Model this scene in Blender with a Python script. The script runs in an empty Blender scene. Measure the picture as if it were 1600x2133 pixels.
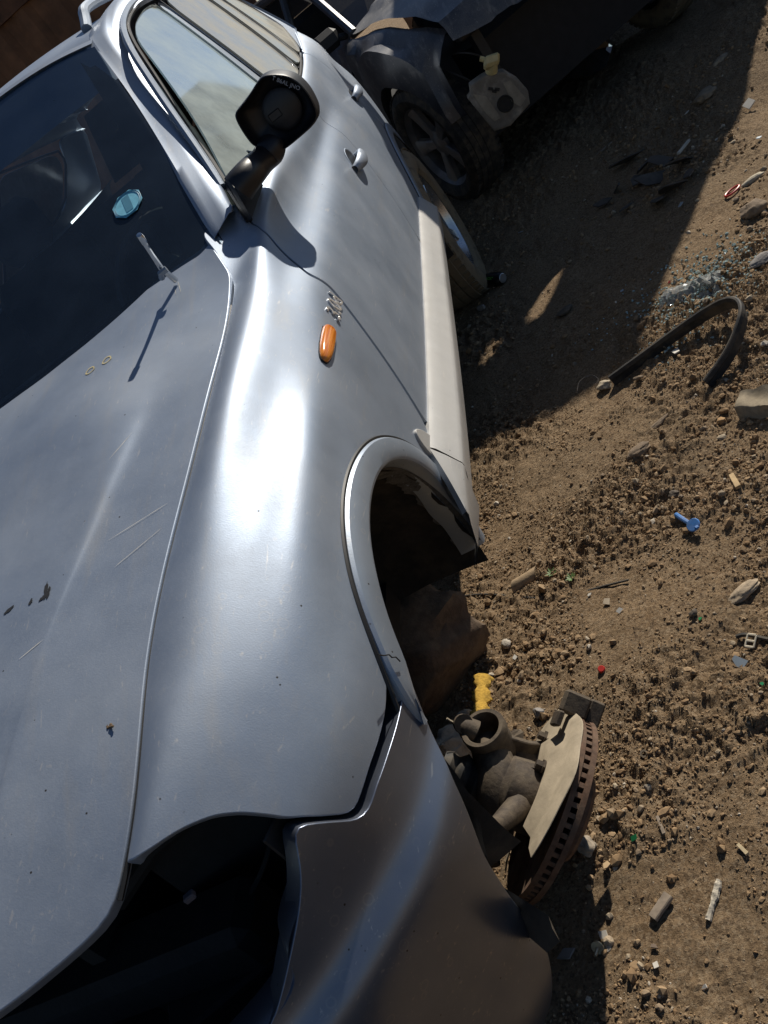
import bpy, math, random
import numpy as np
from math import radians as R, sin, cos, pi
from mathutils import Vector, Matrix
from mathutils.geometry import delaunay_2d_cdt

random.seed(7)
RNG = np.random.default_rng(11)
SC = bpy.context.scene
COL = SC.collection

# ------------------------------------------------------------ camera, sky, sun
SUN_AZ, SUN_EL = 30.0, 36.0          # azimuth from +Y towards +X
CAM_LOC = np.array([1.47205028, -1.27939356, 1.48310332])
PITCH, ROLL, YAW = R(-26.69886254), R(-40.36946382), R(-22.69452865)
FPX = 1878.829                        # focal length in pixels of the 1600 px wide photograph


def cam_axes():
    f0 = np.array([sin(YAW), cos(YAW), 0.0]); rt = np.array([cos(YAW), -sin(YAW), 0.0]); up = np.array([0, 0, 1.0])
    f = f0 * cos(PITCH) + up * sin(PITCH); u = up * cos(PITCH) - f0 * sin(PITCH)
    return np.stack([rt * cos(ROLL) + u * sin(ROLL), u * cos(ROLL) - rt * sin(ROLL), f])


AX = cam_axes()
cam = bpy.data.cameras.new('camera'); cam_ob = bpy.data.objects.new('camera', cam); COL.objects.link(cam_ob)
M4 = Matrix(((AX[0][0], AX[1][0], -AX[2][0], CAM_LOC[0]), (AX[0][1], AX[1][1], -AX[2][1], CAM_LOC[1]),
             (AX[0][2], AX[1][2], -AX[2][2], CAM_LOC[2]), (0, 0, 0, 1)))
cam_ob.matrix_world = M4
cam.sensor_fit = 'VERTICAL'; cam.sensor_height = 36.0; cam.lens = FPX * 36.0 / 2133.0
cam.clip_start = 0.02; cam.clip_end = 400
SC.camera = cam_ob

world = bpy.data.worlds.new('World'); SC.world = world; world.use_nodes = True
wn = world.node_tree.nodes; wl = world.node_tree.links
sky = wn.new('ShaderNodeTexSky'); sky.sky_type = 'NISHITA'; sky.sun_disc = False
sky.sun_elevation = R(SUN_EL); sky.sun_rotation = R(SUN_AZ); sky.altitude = 1200; sky.dust_density = 0.6; sky.air_density = 1.0; sky.ozone_density = 3.0
wl.new(sky.outputs[0], wn['Background'].inputs[0]); wn['Background'].inputs[1].default_value = 0.055
sun = bpy.data.lights.new('sun', 'SUN'); sun_ob = bpy.data.objects.new('sun', sun); COL.objects.link(sun_ob)
sun.energy = 5.0; sun.angle = R(0.5); sun.color = (1.0, 0.93, 0.82)
SUND = Vector((sin(R(SUN_AZ)) * cos(R(SUN_EL)), cos(R(SUN_AZ)) * cos(R(SUN_EL)), sin(R(SUN_EL))))
sun_ob.rotation_euler = SUND.to_track_quat('Z', 'Y').to_euler(); sun_ob.location = (6, 10, 8)
SC.view_settings.view_transform = 'Standard'; SC.view_settings.look = 'None'
SC.view_settings.exposure = 0.04; SC.view_settings.gamma = 1.0; SC.view_settings.use_curve_mapping = False


def ray(px, py):
    return np.array([(px - 800) / FPX, -(py - 1066.5) / FPX, 1.0]) @ AX


def gp(px, py, z=0.0):               # where the line of sight through a photo pixel meets the height z
    d = ray(px, py); t = (z - CAM_LOC[2]) / d[2]
    return CAM_LOC + d * t


def at(px, py, axis, val):
    d = ray(px, py); t = (val - CAM_LOC[axis]) / d[axis]
    return CAM_LOC + d * t


# ------------------------------------------------------------ helpers
def empty(name, label, cat, loc=(0, 0, 0), group=None):
    o = bpy.data.objects.new(name, None); o.empty_display_size = 0.1; COL.objects.link(o); o.location = loc
    tag(o, label, cat, group); return o


def tag(o, label=None, cat=None, group=None, kind=None):
    if label: o['label'] = label
    if cat: o['category'] = cat
    if group: o['group'] = group
    if kind: o['kind'] = kind
    return o


def obj(name, verts, faces, mat, parent=None, loc=(0, 0, 0), smooth=True, normals=None, off=None):
    """link verts/faces as ONE mesh object; verts are in world space when off (the parent's place) is given"""
    v = np.asarray(verts, float)
    if off is not None: v = v - np.array(off)
    me = bpy.data.meshes.new(name)
    me.from_pydata(v.tolist(), [], [list(map(int, f)) for f in faces]); me.update()
    if smooth: me.polygons.foreach_set('use_smooth', [True] * len(me.polygons))
    for m in (mat if isinstance(mat, (list, tuple)) else [mat]): me.materials.append(m)
    if normals is not None: me.normals_split_custom_set_from_vertices([tuple(n) for n in normals])
    o = bpy.data.objects.new(name, me); COL.objects.link(o)
    o.location = loc
    if parent is not None: o.parent = parent
    return o


def sharp(o, deg=35):
    o.data.set_sharp_from_angle(angle=R(deg)); return o


def unit(v):
    v = np.asarray(v, float); return v / (np.linalg.norm(v) + 1e-12)


class MB:
    def __init__(s): s.v = []; s.f = []
    def add(s, v, f):
        b = len(s.v); s.v += [tuple(map(float, p)) for p in v]; s.f += [[b + i for i in q] for q in f]; return s
    def box(s, c, size, rot=None, bevel=0.0):
        c = np.array(c, float); h = np.array(size, float) / 2; P = []
        if bevel <= 0:
            P = [(x, y, z) for x in (-h[0], h[0]) for y in (-h[1], h[1]) for z in (-h[2], h[2])]
            F = [(0, 1, 3, 2), (4, 6, 7, 5), (0, 4, 5, 1), (2, 3, 7, 6), (0, 2, 6, 4), (1, 5, 7, 3)]
        else:
            b = min(bevel, min(h) * .9); P = []; F = []
            idx = {}
            for sx in (-1, 1):
                for sy in (-1, 1):
                    for sz in (-1, 1):
                        for a in range(3):
                            p = np.array([sx * (h[0] - b), sy * (h[1] - b), sz * (h[2] - b)]); p[a] = (sx, sy, sz)[a] * h[a]
                            idx[(sx, sy, sz, a)] = len(P); P.append(p)
            I = idx
            for a in range(3):
                o1, o2 = [(1, 2), (0, 2), (0, 1)][a]
                for sg in (-1, 1):
                    q = []
                    for s1, s2 in ((-1, -1), (1, -1), (1, 1), (-1, 1)):
                        k = [0, 0, 0]; k[a] = sg; k[o1] = s1; k[o2] = s2; q.append(I[tuple(k) + (a,)])
                    F.append(q)
            for a in range(3):
                o1, o2 = [(1, 2), (0, 2), (0, 1)][a]
                for s1 in (-1, 1):
                    for s2 in (-1, 1):
                        k0 = [0, 0, 0]; k0[o1] = s1; k0[o2] = s2; k1 = list(k0); k0[a] = -1; k1[a] = 1
                        F.append([I[tuple(k0) + (o1,)], I[tuple(k1) + (o1,)], I[tuple(k1) + (o2,)], I[tuple(k0) + (o2,)]])
            for sx in (-1, 1):
                for sy in (-1, 1):
                    for sz in (-1, 1): F.append([I[(sx, sy, sz, a)] for a in range(3)])
        P = np.array(P)
        if rot is not None: P = P @ np.array(rot).T
        return s.add(P + c, F)
    def tube(s, pts, rad, n=8, cap=True):
        pts = np.array(pts, float); m = len(pts); rad = np.full(m, rad) if np.isscalar(rad) else np.array(rad)
        V = []; F = []; ref = None
        for i in range(m):
            t = unit(pts[min(i+1, m-1)] - pts[max(i-1, 0)])
            if ref is None: ref = unit(np.cross(t, (0, 0, 1) if abs(t[2]) < .9 else (1, 0, 0)))
            a = unit(ref - t * ref.dot(t)); ref = a; b = np.cross(t, a)
            for k in range(n): V.append(pts[i] + rad[i] * (a * cos(2*pi*k/n) + b * sin(2*pi*k/n)))
        for i in range(m-1):
            for k in range(n): F.append([i*n+k, i*n+(k+1) % n, (i+1)*n+(k+1) % n, (i+1)*n+k])
        if cap: F += [list(range(n))[::-1], [(m-1)*n+k for k in range(n)]]
        return s.add(V, F)
    def lathe(s, prof, c, axis, n=40, a0=0., a1=2*pi, closed=True):
        """prof: list of (radius, along axis)"""
        ax = unit(axis); e1 = unit(np.cross(ax, (0, 0, 1) if abs(ax[2]) < .9 else (1, 0, 0))); e2 = np.cross(ax, e1)
        V = []; F = []; m = len(prof); nn = n if closed else n + 1
        for k in range(nn):
            t = a0 + (a1 - a0) * k / n
            for r, h in prof: V.append(np.array(c) + ax * h + r * (e1 * cos(t) + e2 * sin(t)))
        for k in range(n):
            k2 = (k+1) % nn
            for j in range(m-1): F.append([k*m+j, k2*m+j, k2*m+j+1, k*m+j+1])
        return s.add(V, F)
    def grid(s, G):
        G = np.array(G, float); a, b = G.shape[:2]
        return s.add(G.reshape(-1, 3), [[i*b+j, (i+1)*b+j, (i+1)*b+j+1, i*b+j+1] for i in range(a-1) for j in range(b-1)])
    def prism(s, poly, d, twist=None):
        P = np.array(poly, float); d = np.array(d, float); n = len(P)
        return s.add(list(P) + list(P + d), [list(range(n))[::-1], [n+i for i in range(n)]] + [[i, (i+1) % n, n+(i+1) % n, n+i] for i in range(n)])
    def obj(s, name, mat, parent=None, off=None, smooth=True, deg=35, loc=(0, 0, 0)):
        o = obj(name, s.v, s.f, mat, parent, loc=loc, smooth=smooth, off=off)
        if smooth: sharp(o, deg)
        return o


def frame(z, x=None):                 # rotation whose z axis is z
    z = unit(z); x = np.array(x if x is not None else ((0, 0, 1) if abs(z[2]) < .9 else (1, 0, 0)), float)
    x = unit(x - z * z.dot(x)); y = np.cross(z, x); return np.stack([x, y, z], 1)


def rotz(a): c, s = cos(a), sin(a); return np.array([[c, -s, 0], [s, c, 0], [0, 0, 1]])


def inpoly(P, poly):
    x, y = P[:, 0], P[:, 1]; r = np.zeros(len(P), bool); n = len(poly)
    for i in range(n):
        x1, y1 = poly[i]; x2, y2 = poly[(i+1) % n]
        c = ((y1 > y) != (y2 > y)) & (x < (x2 - x1) * (y - y1) / (y2 - y1 + 1e-15) + x1); r ^= c
    return r


def segdist(P, poly):
    d = np.full(len(P), 1e9); n = len(poly)
    for i in range(n):
        a = poly[i]; b = poly[(i+1) % n]; ab = b - a; t = np.clip(((P - a) @ ab) / (ab @ ab + 1e-15), 0, 1)
        d = np.minimum(d, np.linalg.norm(P - a - t[:, None] * ab, axis=1))
    return d


def chaikin(P, keep=50):
    P = np.array(P, float); n = len(P); out = []
    for i in range(n):
        a, b, c = P[i-1], P[i], P[(i+1) % n]; out += [b * .75 + a * .25 if False else b] if False else []
        out.append(.25 * a + .75 * b if False else b)
    return np.array(out)


def panel(name, S, outline, mat, parent, sp=.012, ks=.08, gap=.0025, depth=.018, lift=0.0, mirror=False, rim=True):
    """sheet-metal panel: the piece of skin S inside outline (u, k), with a rolled edge"""
    O = np.array(outline, float)
    Q = O * [1, ks]
    A = 0.5 * np.sum(Q[:, 0] * np.roll(Q[:, 1], -1) - np.roll(Q[:, 0], -1) * Q[:, 1])
    if A < 0: O = O[::-1]; Q = Q[::-1]
    # densify
    D = []
    for i in range(len(Q)):
        a, b = Q[i], Q[(i+1) % len(Q)]; m = max(1, int(np.linalg.norm(b - a) / sp + .5))
        for j in range(m): D.append(a + (b - a) * j / m)
    D = np.array(D)
    for _ in range(2): D = .5 * D + .25 * (np.roll(D, 1, 0) + np.roll(D, -1, 0))
    lo, hi = D.min(0), D.max(0)
    gu, gk = np.meshgrid(np.arange(lo[0], hi[0], sp), np.arange(lo[1], hi[1], sp * .9), indexing='ij')
    gu = gu + (np.arange(gu.shape[1]) % 2)[None, :] * sp * .5
    I = np.stack([gu.ravel(), gk.ravel()], 1); I = I[inpoly(I, D)]; I = I[segdist(I, D) > sp * .45]
    n = len(D); pts = [Vector(p) for p in np.vstack([D, I])]
    vs, es, fs, ov, oe, of = delaunay_2d_cdt(pts, [(i, (i+1) % n) for i in range(n)], [], 1, 1e-6)
    V2 = np.array([(v.x, v.y) for v in vs]); u = V2[:, 0]; k = np.clip(V2[:, 1] / ks, 0, S.n - 1)
    P = S.ev(u, k); N = S.nrm(u, np.clip(k, .01, S.n - 1.01)); P = P + N * lift
    F = [list(f) for f in fs]
    mp = {}
    for i, o in enumerate(ov):
        for q in o: mp[q] = i
    loop = [mp[i] for i in range(n)]
    # orientation of faces
    f0 = F[len(F)//2]; fn = np.cross(P[f0[1]] - P[f0[0]], P[f0[2]] - P[f0[0]])
    if fn @ N[f0[0]] < 0: F = [f[::-1] for f in F]
    if rim:
        L = np.array(loop); PL = P[L]; NL = N[L]
        T = np.roll(PL, -1, 0) - np.roll(PL, 1, 0); T /= np.linalg.norm(T, axis=1)[:, None] + 1e-12
        Dd = np.cross(T, NL); c = P.mean(0)
        test = P[L[0]] + Dd[0] * .004
        # outward sign from parameter space orientation
        sg = 1.0 if inpoly(np.array([D[0] * 1.0]), D)[0] is None else None
        inner = I[np.argmin(np.linalg.norm(I - D[n//3], axis=1))] if len(I) else D.mean(0)
        ip = S.ev([inner[0]], [inner[1] / ks])[0]
        sg = -1.0 if (ip - PL[n//3]) @ Dd[n//3] > 0 else 1.0
        Dd = Dd * sg
        r = gap; rings = []
        for a, b, nm in ((.5, .13, .5), (.87, .5, .87), (1.0, 1.0, 1.0)):
            rings.append((PL + Dd * r * a - NL * r * b, unit_rows(Dd * nm + NL * (1 - nm * .9))))
        rings.append((PL + Dd * r - NL * depth, Dd))
        base = len(P); prev = L
        VV = [P]; NN = [N]
        for q, (rp, rn) in enumerate(rings):
            cur = np.arange(base + q*n, base + (q+1)*n); VV.append(rp); NN.append(rn)
            for i in range(n):
                j = (i+1) % n; f = [prev[i], prev[j], cur[j], cur[i]]
                F.append([int(t) for t in (f if sg > 0 else f)])
            prev = cur
        P = np.vstack(VV); N = np.vstack(NN)
        # check rim winding
        fq = F[-1]; fn = np.cross(P[fq[1]] - P[fq[0]], P[fq[2]] - P[fq[0]])
        if fn @ N[fq[2]] < 0:
            nr = 4 * n; F = F[:-nr] + [f[::-1] for f in F[-nr:]]
    if mirror:
        P = P * [-1, 1, 1]; N = N * [-1, 1, 1]; F = [f[::-1] for f in F]
    return obj(name, P, F, mat, parent, normals=N)


def unit_rows(a): return a / (np.linalg.norm(a, axis=1)[:, None] + 1e-12)


# ------------------------------------------------------------ materials
def mat(name):
    m = bpy.data.materials.new(name); m.use_nodes = True; nt = m.node_tree
    return m, nt, nt.nodes['Principled BSDF'], nt.nodes['Material Output']


def nd(nt, t, **kw):
    n = nt.nodes.new(t)
    for k, v in kw.items():
        if k.startswith('i_'): n.inputs[int(k[2:]) if k[2:].isdigit() else k[2:].replace('_', ' ')].default_value = v
        else: setattr(n, k, v)
    return n


def ramp(nt, fac, stops):
    r = nd(nt, 'ShaderNodeValToRGB'); cr = r.color_ramp
    while len(cr.elements) < len(stops): cr.elements.new(.5)
    for e, (p, c) in zip(cr.elements, stops):
        e.position = p; e.color = (c, c, c, 1) if np.isscalar(c) else tuple(c) + (1,)
    nt.links.new(fac, r.inputs[0]); return r.outputs[0]


def mixc(nt, fac, a, b, mode='MIX'):
    m = nd(nt, 'ShaderNodeMix', data_type='RGBA', blend_type=mode)
    for s, v in ((0, fac), (6, a), (7, b)):
        if hasattr(v, 'is_linked') or hasattr(v, 'links'): nt.links.new(v, m.inputs[s])
        elif s == 0: m.inputs[0].default_value = v
        else: m.inputs[s].default_value = tuple(v) + (1,)
    return m.outputs[2]


def noise(nt, scale, detail=4, rough=.55, co=None, dist=0.):
    n = nd(nt, 'ShaderNodeTexNoise'); n.inputs['Scale'].default_value = scale; n.inputs['Detail'].default_value = detail
    n.inputs['Roughness'].default_value = rough; n.inputs['Distortion'].default_value = dist
    if co is not None: nt.links.new(co, n.inputs['Vector'])
    return n.outputs[0]


def simple(name, col, rough=.6, metal=0., var=.25, scale=30, bump=.0, spec=.5, dust=0.0, dustcol=(.30, .23, .15)):
    m, nt, b, out = mat(name)
    co = nd(nt, 'ShaderNodeTexCoord').outputs['Object']
    n = noise(nt, scale, 5, .6, co)
    c = mixc(nt, ramp(nt, n, [(.3, 0.), (.7, 1.)]), [x * (1 - var) for x in col], [min(1, x * (1 + var)) for x in col])
    b.inputs['Roughness'].default_value = rough; b.inputs['Metallic'].default_value = metal
    b.inputs['Specular IOR Level'].default_value = spec
    if dust > 0:
        n2 = noise(nt, scale * .35, 6, .65, co); f = ramp(nt, n2, [(.62 - dust * .5, 0.), (.72 - dust * .3, dust)])
        c = mixc(nt, f, c, dustcol)
        rr = nd(nt, 'ShaderNodeMapRange'); nt.links.new(f, rr.inputs[0]); rr.inputs[3].default_value = rough; rr.inputs[4].default_value = .9
        nt.links.new(rr.outputs[0], b.inputs['Roughness'])
        if metal > 0:
            mr = nd(nt, 'ShaderNodeMapRange'); nt.links.new(f, mr.inputs[0]); mr.inputs[3].default_value = metal; mr.inputs[4].default_value = 0
            nt.links.new(mr.outputs[0], b.inputs['Metallic'])
    nt.links.new(c, b.inputs['Base Color'])
    if bump > 0:
        bp = nd(nt, 'ShaderNodeBump'); bp.inputs['Strength'].default_value = 1.0; bp.inputs['Distance'].default_value = bump
        nt.links.new(noise(nt, scale * 2.5, 8, .65, co), bp.inputs['Height']); nt.links.new(bp.outputs[0], b.inputs['Normal'])
    return m


def paint(name, col, rough=.34, metal=.8, dust=.25, scratch=1.0, coat=.25):
    m, nt, b, out = mat(name)
    L = nt.links
    co = nd(nt, 'ShaderNodeTexCoord').outputs['Object']
    big = noise(nt, 3.2, 5, .6, co); mid = noise(nt, 14, 6, .65, co); fine = noise(nt, 220, 3, .6, co)
    c = mixc(nt, ramp(nt, mid, [(.3, 0.), (.7, 1.)]), [x * .93 for x in col], [min(1, x * 1.04) for x in col])
    # dusty film: large blotches and fine grain
    d1 = ramp(nt, big, [(.38, 0.05), (.68, 1.)]); d2 = ramp(nt, fine, [(.45, 0.), (.75, 1.)])
    dm = nd(nt, 'ShaderNodeMath', operation='MULTIPLY_ADD'); L.new(d1, dm.inputs[0]); dm.inputs[1].default_value = .75
    d2m = nd(nt, 'ShaderNodeMath', operation='MULTIPLY'); L.new(d2, d2m.inputs[0]); d2m.inputs[1].default_value = .25; L.new(d2m.outputs[0], dm.inputs[2]); dm2 = nd(nt, 'ShaderNodeMath', operation='MULTIPLY'); L.new(dm.outputs[0], dm2.inputs[0]); dm2.inputs[1].default_value = dust * .5
    dust_f = dm2.outputs[0]
    c = mixc(nt, dust_f, c, (.36, .34, .31))
    mps = nd(nt, 'ShaderNodeMapping'); L.new(co, mps.inputs[0]); mps.inputs['Rotation'].default_value = (.5, 0, .2); mps.inputs['Scale'].default_value = (26, 2.2, 11)
    stk = ramp(nt, noise(nt, 1.0, 5, .65, mps.outputs[0]), [(.55, 0.), (.74, .34 * min(1, dust * 2))]); c = mixc(nt, stk, c, (.40, .38, .345))
    vw = nd(nt, 'ShaderNodeTexVoronoi'); L.new(co, vw.inputs['Vector']); vw.inputs['Scale'].default_value = 26
    wsp = ramp(nt, vw.outputs['Distance'], [(.16, 0.), (.20, .22), (.24, 0.)]); wm = ramp(nt, noise(nt, 4, 3, .6, co), [(.5, 0.), (.62, 1.)])
    wq = nd(nt, 'ShaderNodeMath', operation='MULTIPLY'); L.new(wsp, wq.inputs[0]); L.new(wm, wq.inputs[1]); c = mixc(nt, wq.outputs[0], c, (.45, .43, .40))
    # hairline scratches: two families of stretched, broken cells
    tot = None
    for rot, sc, w in (((0, .5, .35), (34, 3.0, 34), .026), ((.4, 0, -.9), (22, 2.2, 22), .022), ((0, .2, 1.4), (28, 2.5, 28), .018)):
        mp = nd(nt, 'ShaderNodeMapping'); L.new(co, mp.inputs[0]); mp.inputs['Rotation'].default_value = rot; mp.inputs['Scale'].default_value = sc
        v = nd(nt, 'ShaderNodeTexVoronoi', feature='DISTANCE_TO_EDGE'); L.new(mp.outputs[0], v.inputs['Vector']); v.inputs['Scale'].default_value = .55
        l = ramp(nt, v.outputs[0], [(0., 1.), (w, 0.)])
        msk = ramp(nt, noise(nt, 5.5, 3, .6, mp.outputs[0]), [(.60, 0.), (.68, 1.)])
        q = nd(nt, 'ShaderNodeMath', operation='MULTIPLY'); L.new(l, q.inputs[0]); L.new(msk, q.inputs[1])
        if tot is None: tot = q.outputs[0]
        else:
            a = nd(nt, 'ShaderNodeMath', operation='MAXIMUM'); L.new(tot, a.inputs[0]); L.new(q.outputs[0], a.inputs[1]); tot = a.outputs[0]
    sf = nd(nt, 'ShaderNodeMath', operation='MULTIPLY'); L.new(tot, sf.inputs[0]); sf.inputs[1].default_value = .38 * scratch
    c = mixc(nt, sf.outputs[0], c, (.62, .58, .52))
    # stone chips and specks
    vs = nd(nt, 'ShaderNodeTexVoronoi'); L.new(co, vs.inputs['Vector']); vs.inputs['Scale'].default_value = 38
    sp = ramp(nt, vs.outputs['Distance'], [(0.045, 1.), (.075, 0.)]); spm = ramp(nt, noise(nt, 9, 2, .5, co), [(.52, 0.), (.6, 1.)])
    q = nd(nt, 'ShaderNodeMath', operation='MULTIPLY'); L.new(sp, q.inputs[0]); L.new(spm, q.inputs[1])
    c = mixc(nt, q.outputs[0], c, (.05, .045, .04))
    L.new(c, b.inputs['Base Color'])
    mm = nd(nt, 'ShaderNodeMath', operation='SUBTRACT'); mm.inputs[0].default_value = metal; L.new(dust_f, mm.inputs[1]); mm.use_clamp = True
    L.new(mm.outputs[0], b.inputs['Metallic'])
    rr = nd(nt, 'ShaderNodeMath', operation='MULTIPLY_ADD'); L.new(dust_f, rr.inputs[0]); rr.inputs[1].default_value = .55; rr.inputs[2].default_value = rough
    L.new(rr.outputs[0], b.inputs['Roughness'])
    b.inputs['Coat Weight'].default_value = coat; b.inputs['Coat Roughness'].default_value = .25
    bp = nd(nt, 'ShaderNodeBump'); bp.inputs['Strength'].default_value = .35; bp.inputs['Distance'].default_value = .0004
    L.new(noise(nt, 430, 2, .6, co), bp.inputs['Height'])
    bp2 = nd(nt, 'ShaderNodeBump'); bp2.inputs['Strength'].default_value = .5; bp2.inputs['Distance'].default_value = .0025
    L.new(noise(nt, 5.0, 2, .4, co), bp2.inputs['Height']); L.new(bp.outputs[0], bp2.inputs['Normal'])
    L.new(bp2.outputs[0], b.inputs['Normal'])
    return m


def glass(name, tint, dust, refl=1.0, dcol=(.45, .43, .38), dscale=9, rough=.03):
    m, nt, b, out = mat(name); nt.nodes.remove(b); L = nt.links
    co = nd(nt, 'ShaderNodeTexCoord').outputs['Object']
    tr = nd(nt, 'ShaderNodeBsdfTransparent'); tr.inputs[0].default_value = tuple(tint) + (1,)
    gl = nd(nt, 'ShaderNodeBsdfGlossy'); gl.inputs['Roughness'].default_value = rough; gl.inputs[0].default_value = (.95, .97, 1, 1)
    fr = nd(nt, 'ShaderNodeFresnel'); fr.inputs[0].default_value = 1.5
    mu = nd(nt, 'ShaderNodeMath', operation='MULTIPLY'); L.new(fr.outputs[0], mu.inputs[0]); mu.inputs[1].default_value = refl; mu.use_clamp = True
    m1 = nd(nt, 'ShaderNodeMixShader'); L.new(mu.outputs[0], m1.inputs[0]); L.new(tr.outputs[0], m1.inputs[1]); L.new(gl.outputs[0], m1.inputs[2])
    df = nd(nt, 'ShaderNodeBsdfDiffuse'); df.inputs[0].default_value = tuple(dcol) + (1,)
    dn = ramp(nt, noise(nt, dscale, 7, .65, co), [(.3, dust * .5), (.75, dust * 1.3)])
    m2 = nd(nt, 'ShaderNodeMixShader'); L.new(dn, m2.inputs[0]); L.new(m1.outputs[0], m2.inputs[1]); L.new(df.outputs[0], m2.inputs[2])
    L.new(m2.outputs[0], out.inputs[0]); return m


SILVER = paint('silver_paint', (.285, .34, .425), rough=.50, metal=.70, dust=.46)
BUMPSHADE = paint('shaded_bumper_paint', (.19, .215, .275), rough=.34, metal=.88, dust=.10)  # the car's silver, darkened in its base colour for the shaded bumper
SILVER_TRIM = paint('silver_plastic_paint', (.27, .32, .39), rough=.42, metal=.62, dust=.35)
SILL = paint('sill_paint', (.46, .455, .44), rough=.50, metal=.35, dust=1.0)
DARKPAINT = paint('dark_blue_paint', (.026, .030, .042), rough=.36, metal=.3, dust=.50)
DUSTYBLUE = paint('dusty_blue_paint', (.040, .046, .060), rough=.42, metal=.2, dust=1.0)
BLACKP = simple('black_plastic', (.012, .012, .013), .55, var=.3, scale=60, bump=.0004, dust=.12, dustcol=(.12, .10, .08))
BLACKG = simple('black_gloss', (.008, .008, .010), .22, var=.2, scale=20)
MIRRORP = simple('mirror_plastic', (.010, .010, .013), .42, var=.3, scale=50, bump=.0003)
RUBBER = simple('rubber', (.022, .021, .020), .72, var=.3, scale=60, bump=.0005, dust=.35, dustcol=(.20, .16, .11))
TYREM = simple('tyre_rubber', (.025, .024, .023), .8, var=.3, scale=40, bump=.0006, dust=.75, dustcol=(.24, .19, .12))
DARKIN = simple('dark_interior', (.010, .010, .011), .85, var=.3, scale=20)
SEATM = simple('seat_cloth', (.030, .030, .032), .9, var=.25, scale=120, bump=.0005)
DASHM = simple('dash_plastic', (.016, .016, .018), .6, var=.2, scale=80, bump=.0004)
BADGEM = simple('badge_metal', (.82, .80, .78), .24, .75, var=.08, scale=60)
CHROME = simple('chrome', (.75, .74, .72), .10, 1.0, var=.12, scale=40)
RIMM = simple('alloy', (.52, .53, .55), .26, .9, var=.12, scale=20, dust=.15)
DULLRIM = simple('dull_alloy', (.22, .22, .23), .42, .7, var=.2, scale=20, dust=.4)
SEALM = simple('weather_seal', (.010, .010, .010), .5, var=.2, scale=60)


def amber_mat():
    m, nt, b, out = mat('amber_plastic'); L = nt.links
    co = nd(nt, 'ShaderNodeTexCoord').outputs['Object']
    mp = nd(nt, 'ShaderNodeMapping'); L.new(co, mp.inputs[0]); mp.inputs['Scale'].default_value = (60, 6, 260)
    n = noise(nt, 1.0, 2, .5, mp.outputs[0])
    L.new(mixc(nt, ramp(nt, n, [(.35, 0.), (.65, 1.)]), (.62, .17, .015), (.85, .30, .04)), b.inputs['Base Color'])
    b.inputs['Roughness'].default_value = .16; b.inputs['Coat Weight'].default_value = .6; b.inputs['Coat Roughness'].default_value = .05
    b.inputs['Subsurface Weight'].default_value = .3; b.inputs['Subsurface Radius'].default_value = (.01, .004, .001)
    return m


AMBER = amber_mat()
WSGLASS = glass('windscreen_glass', (.72, .82, .86), .10, 1.0, (.13, .19, .28), 6)  # bluish film colour stands in for the sky's sheen on the screen
SIDEGLASS = glass('side_glass', (.42, .52, .50), .60, 1.2, (.50, .57, .55), 5, rough=.05)
DUSTGLASS = glass('dusty_glass', (.25, .26, .24), .78, 1.0, (.45, .43, .37), 7, rough=.12)
DARKGLASS = glass('dark_glass', (.05, .06, .07), .10, 1.2, (.10, .10, .10), 6)

def ncs(X, Y, x):
    X = np.asarray(X, float); Y = np.asarray(Y, float); n = len(X); h = np.diff(X)
    if n == 2:
        t = ((np.asarray(x, float) - X[0]) / h[0])[:, None]
        return Y[0] + t * (Y[1] - Y[0])
    A = np.zeros((n, n)); b = np.zeros(Y.shape); A[0, 0] = A[-1, -1] = 1
    for i in range(1, n - 1):
        A[i, i-1] = h[i-1]; A[i, i] = 2 * (h[i-1] + h[i]); A[i, i+1] = h[i]
        b[i] = 6 * ((Y[i+1] - Y[i]) / h[i] - (Y[i] - Y[i-1]) / h[i-1])
    M = np.linalg.solve(A, b)
    x = np.asarray(x, float); i = np.clip(np.searchsorted(X, x) - 1, 0, n - 2)
    t = (x - X[i])[:, None]; hi = h[i][:, None]
    return (Y[i] + t * ((Y[i+1] - Y[i]) / hi - hi * (2 * M[i] + M[i+1]) / 6)
            + t * t * M[i] / 2 + t ** 3 * (M[i+1] - M[i]) / (6 * hi))


class Surf:
    """smooth skin through long lines; every line is a list of (u, x, y, z)"""
    def __init__(s, lines, flip=1, knots=None):
        s.L = [np.array(l, float) for l in lines]; s.n = len(lines); s.flip = flip
        s.K = np.arange(s.n, dtype=float)
        n = s.n; A = np.zeros((n, n)); A[0, 0] = A[-1, -1] = 1
        for i in range(1, n - 1):
            A[i, i-1] = 1; A[i, i] = 4; A[i, i+1] = 1
        s.Ai = np.linalg.inv(A)

    def ev(s, u, k):
        u = np.atleast_1d(np.asarray(u, float)); k = np.atleast_1d(np.asarray(k, float))
        P = np.stack([ncs(l[:, 0], l[:, 1:], u) for l in s.L], 0)
        b = np.zeros_like(P); b[1:-1] = 6 * (P[2:] - 2 * P[1:-1] + P[:-2])
        M = np.tensordot(s.Ai, b, 1)
        i = np.clip(k.astype(int), 0, s.n - 2); t = (k - i)[:, None]; m = np.arange(len(u))
        p0, p1, m0, m1 = P[i, m], P[i+1, m], M[i, m], M[i+1, m]
        return p0 + t * ((p1 - p0) - (2 * m0 + m1) / 6) + t * t * m0 / 2 + t ** 3 * (m1 - m0) / 6

    def nrm(s, u, k):
        e = 1e-3; k = np.asarray(k, float); u = np.asarray(u, float)
        a = s.ev(u + e, k) - s.ev(u - e, k)
        b = s.ev(u, k + e) - s.ev(u, k - e)
        n = np.cross(b, a) * s.flip
        return n / (np.linalg.norm(n, axis=1)[:, None] + 1e-12)

def L3(l):  # side lines given as (y, x, z)
    return [(y, x, y, z) for (y, x, z) in l]


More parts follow.
